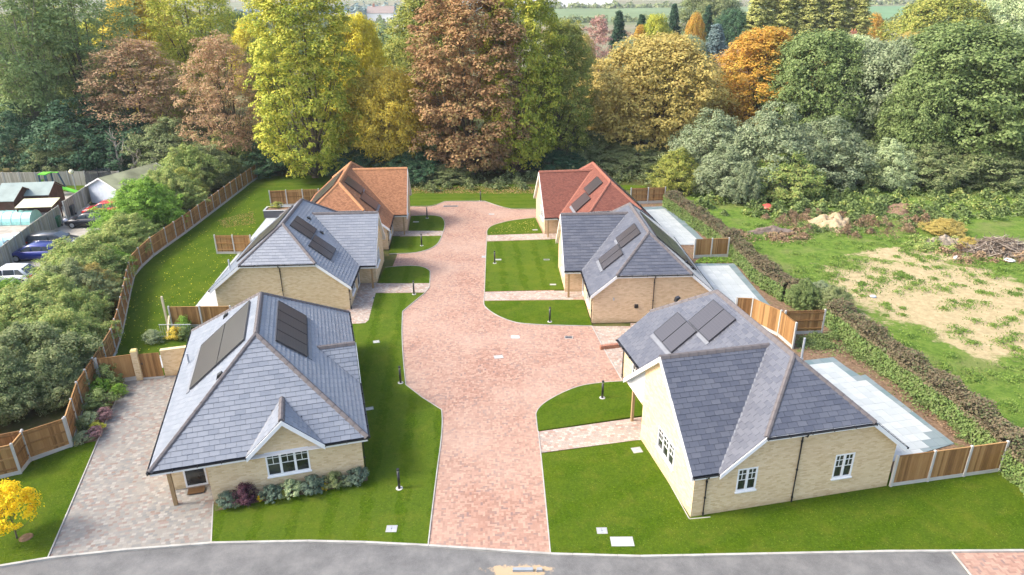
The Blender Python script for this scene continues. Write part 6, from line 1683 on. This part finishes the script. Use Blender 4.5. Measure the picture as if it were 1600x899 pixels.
# clipped hedges
def hedge(path, w, h, leaf, size, dens, label, seed=3, topleaf=None):
    """box hedge along a path: woody core with dense leaf shell"""
    rs = np.random.RandomState(seed); root = empty('hedge', (path[0][0], path[0][1], 0), 0, label, 'hedge')
    V = []; P = [np.array(p) - np.array(path[0]) for p in path]; core = MB(); VT = []
    for a, b in zip(P, P[1:]):
        L = np.linalg.norm(b - a); d = (b - a) / L; nr = np.array([-d[1], d[0]])
        n = int(L * (2 * h + w) * dens); s = rs.uniform(-.02, 1.02, n) * L; q = rs.uniform(0, 2 * h + w, n)
        left = q < h; right = q > h + w; off = np.where(left, -w / 2, np.where(right, w / 2, q - h - w / 2)); z = np.where(left, q, np.where(right, 2 * h + w - q, h))
        edge = 1 - .10 * np.abs(off * 2 / w) ** 3
        bulge = .10 * np.sin(s * 1.9 + off) + .09 * np.sin(s * .73 + 1) + .06 * np.sin(s * 4.3 + z * 2)
        off = off * (1 + bulge * .9) + rs.normal(0, .09, n); z = z * edge + np.where(~left & ~right, bulge * 1.1 + rs.normal(0, .07, n), 0)
        C_ = np.stack([a[0] + d[0] * s + nr[0] * off, a[1] + d[1] * s + nr[1] * off, np.clip(z, .03, None)], 1)
        N = np.where((left | right)[:, None], np.stack([nr[0] * np.sign(off), nr[1] * np.sign(off), np.full(n, .5)], 1), np.array([0, 0, 1.0]))
        Q = leafquads(C_, N, size, rs, .7, .55)
        top = (~left & ~right) | (z > h * .8)
        V.append(Q[~top]); VT.append(Q[top])
        c0, c1 = Vector((*a, 0)), Vector((*b, 0)); n3 = Vector((nr[0], nr[1], 0)) * w * .40
        core.hexa([c0 - n3, c1 - n3, c1 + n3, c0 + n3], [v + Vector((0, 0, h * .88)) for v in (c0 - n3, c1 - n3, c1 + n3, c0 + n3)])
    inst('foliage', quads_mesh('foliage', np.concatenate(V), LF[leaf]), root)
    inst('clipped_top', quads_mesh('clipped_top', np.concatenate(VT), LF[topleaf or leaf]), root)
    core.build('stems', plain('hedge_stems', (.045, .04, .025), .95, .05), root)
LF['hedgetop'] = leaf_mat('clipped_hedge_top_twigs', [(0.05, 0.06, 0.025), (0.11, 0.09, 0.05), (0.14, 0.105, 0.065), (0.09, 0.11, 0.045), (0.06, 0.10, 0.03)], .15, .5, .2, 1.0)
hedge(pts([(1046, 322), (1085, 350), (1135, 385), (1190, 440), (1232, 470), (1252, 476)]), 1.3, 1.55, 'hedge', .14, 420, 'long clipped hedge between the far patios and the rough field', 3, 'hedgetop')
hedge(pts([(1300, 503), (1345, 540), (1400, 584), (1450, 622), (1500, 658), (1560, 712), (1615, 765), (1660, 800)]), 1.3, 1.6, 'hedge', .125, 520, 'near clipped hedge from the gap down to the right edge of the frame', 4, 'hedgetop')
x, y = at(1300, 488); tree('bush2', x, y, 1.7, 2.6, 'bushd', 'rounded shrub at the start of the near clipped hedge', None, 0, None, 'shrub', None, 'shrub')
x, y = at(1250, 486); tree('bush', x + .3, y + .4, 2.0, 2.2, 'green', 'ragged green shrub at the end of the far clipped hedge', None, 0, None, 'shrub', None, 'shrub')
x, y = at(1275, 468); tree('bush', x + .3, y + .3, 1.1, 2.4, 'sage', 'low grey-green shrub on the field side of the hedge gap', None, 0, None, 'shrub', None, 'shrub')

# small garden plants
SG = 'low shrubs in the bed under the three-light window'
for px, py, sc, lf, key, lab in [(356, 789, 1.0, 'silver', 'shrublet', 'silvery shrub at the left end of the bed under the window'), (367, 791, .55, 'sage', 'shrublet', 'small pale tuft beside the first silvery shrub'), (384, 784, 1.25, 'purple', 'spiky', 'dark purple shrub, second in the bed under the window'),
    (407, 781, .35, 'acer', 'spiky', 'tiny yellow-leaved plant right of the purple shrub'), (426, 779, 1.0, 'silver', 'shrublet', 'silvery shrub just right of the purple one'), (456, 772, 1.05, 'pale', 'shrublet', 'rounded pale green shrub under the window sill'), (441, 777, .5, 'olive', 'spiky', 'small olive plant between two rounded shrubs'),
    (489, 767, 1.15, 'silver', 'shrublet', 'largest silvery shrub in the middle of the bed'), (507, 763, .4, 'acer', 'spiky', 'small yellow plant right of the largest silvery shrub'), (523, 759, 1.0, 'bushd', 'spiky', 'dark reddish-green plant near the right end of the bed'), (543, 758, .6, 'sage', 'shrublet', 'pale low shrub before the last silvery one'), (558, 753, 1.1, 'silver', 'shrublet', 'silvery shrub at the house corner, right end of the bed')]:
    x, y = at(px, py + 4); tree(key, x, y + .1, .62 * sc, .92 * sc, lf, lab, SG, 0.05, None, 'shrub', None, 'shrub')
SG = 'planting between the boundary fence and the left driveway'
for px, py, h, w, lf, key, lab in [(174, 602, 1.1, 1.7, 'green', 'spiky', 'tall dark leafy plant at the back of the fence bed'), (187, 618, .6, .9, 'fresh', 'spiky', 'light green spreading plant beside the block paving'), (158, 618, .9, 1.2, 'fresh', 'shrublet', 'yellow-green shrub against the fence, back of the bed'),
    (156, 640, .95, 1.8, 'green', 'spiky', 'wide ferny green plant in the middle of the fence bed'), (163, 656, .6, .9, 'mauve', 'shrublet', 'round mauve shrub, upper one in the fence bed'), (140, 665, .7, .9, 'pale', 'shrublet', 'yellow variegated shrub left of the mauve one'), (153, 673, .4, .8, 'lime', 'spiky', 'low yellow-green tuft between the two mauve shrubs'),
    (149, 683, .5, .8, 'mauve', 'shrublet', 'round mauve shrub, lower one beside the paving edge'), (130, 690, .45, .9, 'sage', 'spiky', 'pale grassy tuft at the front end of the fence bed'), (131, 672, .6, .7, 'bushd', 'spiky', 'dark plant against the fence near the lawn')]:
    x, y = at(px, py); tree(key, x, y, h, w, lf, lab, SG, 0.03, None, 'shrub', None, 'shrub')
for px, py, h, w, lf, lab in [(290, 517, .9, 1.0, 'fresh', 'bright green shrub in front of the dark-stained fence'), (276, 530, .7, 1.1, 'gold', 'yellow-green plants behind the railing, left clump'), (290, 530, .7, 1.0, 'green', 'green plants behind the railing, right clump'), (240, 535, .7, 1.3, 'sage', 'grey-green feathery plant at the lawn edge by the railing')]:
    x, y = at(px, py); tree('spiky', x, y, h, w, lf, lab, None, 0.03, None, 'shrub', None, 'shrub')
x, y = at(434, 335); tree('spiky', x, y + .1, .5, 1.3, 'olive', 'greenery growing in the raised planter', None, .7, None, 'shrub', None, 'shrub')
x, y = at(36, 842); tree('acer', x - .25, y, 2.6, 2.1, 'acer', 'small vivid yellow tree on the lawn in the bottom left corner', None, .03)
x0_, y0_ = at(41, 841)
m = MB(); m.hexa([(x0_ + .3 * math.cos(t), y0_ + .3 * math.sin(t), .02) for t in np.linspace(0, 6.28, 12, endpoint=False)], [(x0_ + .25 * math.cos(t), y0_ + .25 * math.sin(t), .06) for t in np.linspace(0, 6.28, 12, endpoint=False)]); tag(m.build('tree_pit', SOIL), kind='structure')

# ------------------------------------------------------------------ loose ground cover
def scatter(name, region, n, size, leaf, label, zmul=1.0, seed=1, hgt=.05, clumps=None, cat='ground cover', nrm=(0, 0, 1.0), asp=.6, jit=.6):
    rs = np.random.RandomState(seed); P = np.array(region); x0, y0 = P.min(0); x1, y1 = P.max(0)
    def ins(q):
        c = np.zeros(len(q), bool)
        for i in range(len(P)):
            a, b = P[i], P[(i + 1) % len(P)]
            k = (a[1] > q[:, 1]) != (b[1] > q[:, 1]); with_ = (b[0] - a[0]) * (q[:, 1] - a[1]) / ((b[1] - a[1]) + 1e-12) + a[0]
            c ^= k & (q[:, 0] < with_)
        return c
    if clumps:
        cc = np.stack([rs.uniform(x0, x1, clumps), rs.uniform(y0, y1, clumps)], 1); cc = cc[ins(cc)]
        cs = rs.uniform(.4, 1.5, len(cc)); k = rs.randint(0, len(cc), n)
        r = np.abs(rs.normal(0, .42, n)) * cs[k]; a = rs.uniform(0, 6.28, n)
        q = cc[k] + np.stack([r * np.cos(a), r * np.sin(a)], 1); hh = hgt * cs[k] * np.exp(-(r / (cs[k] * .6)) ** 2) * rs.uniform(.3, 1, n)
    else:
        q = np.stack([rs.uniform(x0, x1, n), rs.uniform(y0, y1, n)], 1); q = q[ins(q)]; hh = hgt * rs.uniform(.1, 1, len(q))
    C_ = np.concatenate([q, hh[:, None]], 1)
    V = leafquads(C_, np.tile(np.array(nrm), (len(C_), 1)), size, rs, asp, jit)
    return tag(inst(name, quads_mesh(name, V, LF[leaf])), label, cat, None, 'stuff')
WEED = pts([(1110, 335), (1240, 345), (1330, 352), (1480, 360), (1560, 345), (1700, 350), (1700, 270), (1100, 270), (1050, 300)])
scatter('brambles', WEED, 60000, .30, 'green', 'green nettles and brambles across the back of the rough field', seed=2, hgt=.9, clumps=420)
scatter('brambles', WEED, 22000, .26, 'bush', 'lighter weeds among the brambles at the back of the field', seed=5, hgt=.7, clumps=260)
FRGN = pts([(1110, 350), (1300, 350), (1560, 390), (1700, 420), (1700, 780), (1560, 690), (1420, 570), (1310, 490), (1250, 465)])
LF['grass'] = leaf_mat('rough_grass_blades', [(0.045, 0.085, 0.015), (0.08, 0.14, 0.025), (0.14, 0.20, 0.04), (0.18, 0.22, 0.06)], .2)
scatter('rough_grass', FRGN, 40000, .15, 'grass', 'tufts of rough grass and weeds over the field', seed=3, hgt=.2, clumps=600, nrm=(0, -.6, .7), asp=.4)
scatter('dry_stalks', pts([(1180, 345), (1300, 372), (1450, 372), (1450, 340), (1200, 335)]), 9000, .25, 'twig', 'brown dead stalks in front of the sandy heap', seed=8, hgt=.8, clumps=70, nrm=(0, -1, .1), asp=.25)
scatter('bed_weeds', pts([(1292, 532), (1330, 556), (1385, 592), (1520, 700), (1550, 712), (1440, 612), (1330, 525), (1300, 512)]), 9000, .13, 'green', 'green weeds on the soil along the near hedge', seed=9, hgt=.3, clumps=110)
scatter('bed_weeds', pts([(1244, 524), (1288, 524), (1305, 545), (1262, 545), (1246, 538)]), 3500, .12, 'green', 'weeds in the soil behind the two-panel fence', seed=10, hgt=.2, clumps=40)
scatter('bed_weeds', pts([(1095, 403), (1140, 403), (1145, 412), (1085, 412)]), 1500, .12, 'fresh', 'weeds in the strip of soil between the far patios', seed=14, hgt=.12)
scatter('woodland_scrub', pts([(640, 302), (1000, 292), (1050, 300), (1060, 245), (640, 245)]), 26000, .26, 'bushd', 'ivy and low scrub under the trees at the head of the drive', seed=6, hgt=.8, clumps=260)
scatter('fallen_leaves', pts([(640, 303), (850, 303), (850, 292), (640, 292)]), 3500, .18, 'rust', 'rust-coloured fallen leaves along the edge of the wood', seed=7, hgt=.05)
scatter('fallen_leaves', pts([(165, 592), (230, 575), (330, 470), (400, 360), (400, 285), (350, 330), (250, 400), (205, 470), (180, 560)]), 1400, .10, 'yellow', 'yellow fallen leaves on the long left garden lawn', seed=12, hgt=.06)
scatter('fallen_leaves', pts([(340, 345), (395, 330), (400, 350), (350, 358)]), 1400, .12, 'rust', 'patch of brown fallen leaves on the far left lawn', seed=13, hgt=.05)
scatter('fallen_leaves', pts([(764, 366), (840, 363), (838, 343), (780, 352)]), 500, .10, 'khaki', 'tan leaves scattered on the lawn by the far right bungalow', seed=15, hgt=.06)
scatter('fallen_leaves', pts([(1310, 555), (1345, 572), (1525, 692), (1504, 694), (1362, 582), (1326, 566)]), 4000, .10, 'twig', 'brown dead leaves on the soil along the patio', seed=16, hgt=.05)
# lawn tufts near the camera give the turf its grain
LF['turf'] = leaf_mat('mown_grass_blades', [(0.03, 0.065, 0.005), (0.06, 0.10, 0.008), (0.11, 0.155, 0.014), (0.17, 0.19, 0.03)], .15, .45, .1, .9)
scatter('lawn_grass', pts([(863, 862), (856, 790), (848, 712), (1000, 692), (1080, 814), (1385, 764), (1560, 742), (1640, 760), (1640, 858), (1200, 863), (1000, 867)]), 60000, .085, 'turf', 'mown grass of the right front lawn', seed=21, hgt=.03, nrm=(0, -.4, .8), asp=.35)
scatter('lawn_grass', pts([(333, 845), (480, 843), (667, 850), (688, 690), (688, 645), (630, 604), (625, 560), (625, 490), (660, 462), (590, 462), (577, 505), (556, 560), (578, 690), (576, 752), (338, 800)]), 60000, .085, 'turf', 'mown grass of the left front lawn', seed=22, hgt=.03, nrm=(0, -.4, .8), asp=.35)
scatter('lawn_grass', pts([(0, 880), (73, 868), (148, 695), (60, 722), (0, 780)]), 16000, .085, 'turf', 'mown grass of the bottom left corner', seed=23, hgt=.03, nrm=(0, -.4, .8), asp=.35)

for q, (px, py) in enumerate(((1300, 358), (1415, 336), (1205, 368), (1475, 384), (1545, 402))):
    x, y = at(px, py); scatter('heap_weeds', [(x - 3.4, y - 1.8), (x + 3.4, y - 1.8), (x + 3.4, y + 1.8), (x - 3.4, y + 1.8)], 2600, .2, ['green', 'green', 'twig', 'bush', 'twig'][q], ['weeds round the foot of the sandy heap', 'weeds round the reddish brown heap', 'dry weeds along the long greyish heap', 'weeds round the pale rubble', 'bits of twig round the brushwood'][q], seed=30 + q, hgt=.45, clumps=26)
# heaps in the field
def heap(px, py, rx, ry, h, mat, label, name='heap', cat='heap', seed=0):
    x, y = at(px, py); rs = random.Random(seed); m = MB(); n = 60; K = 22; rings = []; from mathutils import noise as mn
    for k in range(K):
        t = k / (K - 1); ring = []
        for i in range(n):
            a = 2 * math.pi * i / n; w = 1 + .16 * math.sin(3 * a + seed) + .1 * math.sin(7 * a + seed * 2) + rs.uniform(-.04, .04)
            r = (1 - t) * w; X_, Y_ = rx * r * math.cos(a), ry * r * math.sin(a)
            z = h * (1 - (1 - t) ** 2) ** 1.2 * (1 + .75 * mn.noise(Vector((X_ * 1.3, Y_ * 1.3, seed)))) + .16 * min(1, t * 6) * mn.noise(Vector((X_ * 4, Y_ * 4, seed))) - .03
            ring.append((x + X_, y + Y_, z + rs.uniform(-.012, .012)))
        rings.append(ring)
    loft(m, rings); return tag(m.build(name, mat, None, True), label, cat)
SAND = NT('dry_sand'); v_ = SAND.coord(); SAND.bump(SAND.noise(v_, 6, 6, .8), .8, .1)
SANDM = SAND.base(SAND.ramp(SAND.noise(v_, 2, 5), [(.3, (.32, .24, .14)), (.7, (.50, .39, .25))]), .95, .05)
heap(1300, 352, 2.3, 2.0, 1.0, SANDM, 'pale sandy heap in the rough field', 'sand_heap')
heap(1415, 330, 2.2, 1.6, .7, SOIL, 'reddish brown heap behind the brambles', 'soil_heap', seed=2)
heap(1205, 362, 2.4, .9, .45, plain('grey_ash', (.15, .12, .10), .95, .05, var=.5, scale=1.5), 'long low greyish heap at the edge of the field grass', 'ash_heap', seed=3)
heap(1475, 378, 2.0, 1.1, .5, plain('pale_rubble', (.25, .21, .16), .95, .05, var=.5, scale=2), 'pale rubble at the foot of the yellow garden waste', 'rubble_heap', seed=4)
x, y = at(1475, 366); tree('bush2', x, y, 1.25, 3.4, 'khaki', 'yellowing heap of garden waste left of the brushwood', None, 0, None, 'waste_heap', None, 'heap')
x, y = at(1512, 386); tree('bush', x, y, .8, 1.7, 'khaki', 'small round heap of dead straw in front of the brushwood', None, 0, None, 'straw_heap', None, 'heap')
x, y = at(1562, 392); m = MB(); rr = random.Random(9)
for k in range(520):
    a = rr.uniform(0, 6.28); r = rr.uniform(0, 1) ** .6; c = Vector((x + 3.8 * r * math.cos(a), y + 1.9 * r * math.sin(a), (1 - r) * 1.25 * rr.uniform(.3, 1.1)))
    d = Vector((rr.uniform(-1, 1), rr.uniform(-.7, .7), rr.uniform(-.2, .45))).normalized() * rr.uniform(.4, 1.3)
    m.tube([c - d, c + Vector((rr.uniform(-.1, .1), 0, rr.uniform(0, .15))), c + d], [.045 * rr.uniform(.4, 1.3), .035, .015], 4, cap=False)
BR = NT('brushwood_bark'); BRM = BR.base(BR.ramp(BR.rnd(), [(0, (.10, .075, .055)), (.6, (.24, .19, .15)), (1, (.46, .40, .32))]), .9, .1)
tag(m.build('brushwood', BRM), 'big pile of cut grey-brown branches at the right of the field', 'brushwood', None, 'stuff')
sack(1494, 406, .5, .35, (.75, .78, .8), 'white plastic scrap lying on the field in front of the heaps', 'plastic_scrap', 'litter')
sack(1577, 408, 1.0, .2, (.75, .77, .78), 'flat white sheet of litter by the brushwood', 'plastic_sheet', 'litter')
sack(1199, 329, 1.6, .7, (.55, .09, .07), 'red plastic barrier section lying among the weeds', 'red_barrier', 'barrier')
sack(1364, 464, .5, .12, (.6, .66, .75), 'scrap of pale blue plastic on the bare sand', 'plastic_scrap', 'litter')

# ------------------------------------------------------------------ air
hm = bpy.data.materials.new('haze'); hm.use_nodes = True
hn = hm.node_tree; hn.nodes.clear(); ho = hn.nodes.new('ShaderNodeOutputMaterial'); hv = hn.nodes.new('ShaderNodeVolumePrincipled')
hv.inputs['Color'].default_value = (.86, .92, 1, 1); hv.inputs['Density'].default_value = 0.00018; hv.inputs['Anisotropy'].default_value = .2
hn.links.new(hv.outputs[0], ho.inputs['Volume'])
m = MB(); m.box((-1600, -60, -1.1), (1600, 2600, 32)); hz_ = m.build('haze', hm); tag(hz_, 'thin autumn haze over the whole scene', 'haze', None, 'stuff')
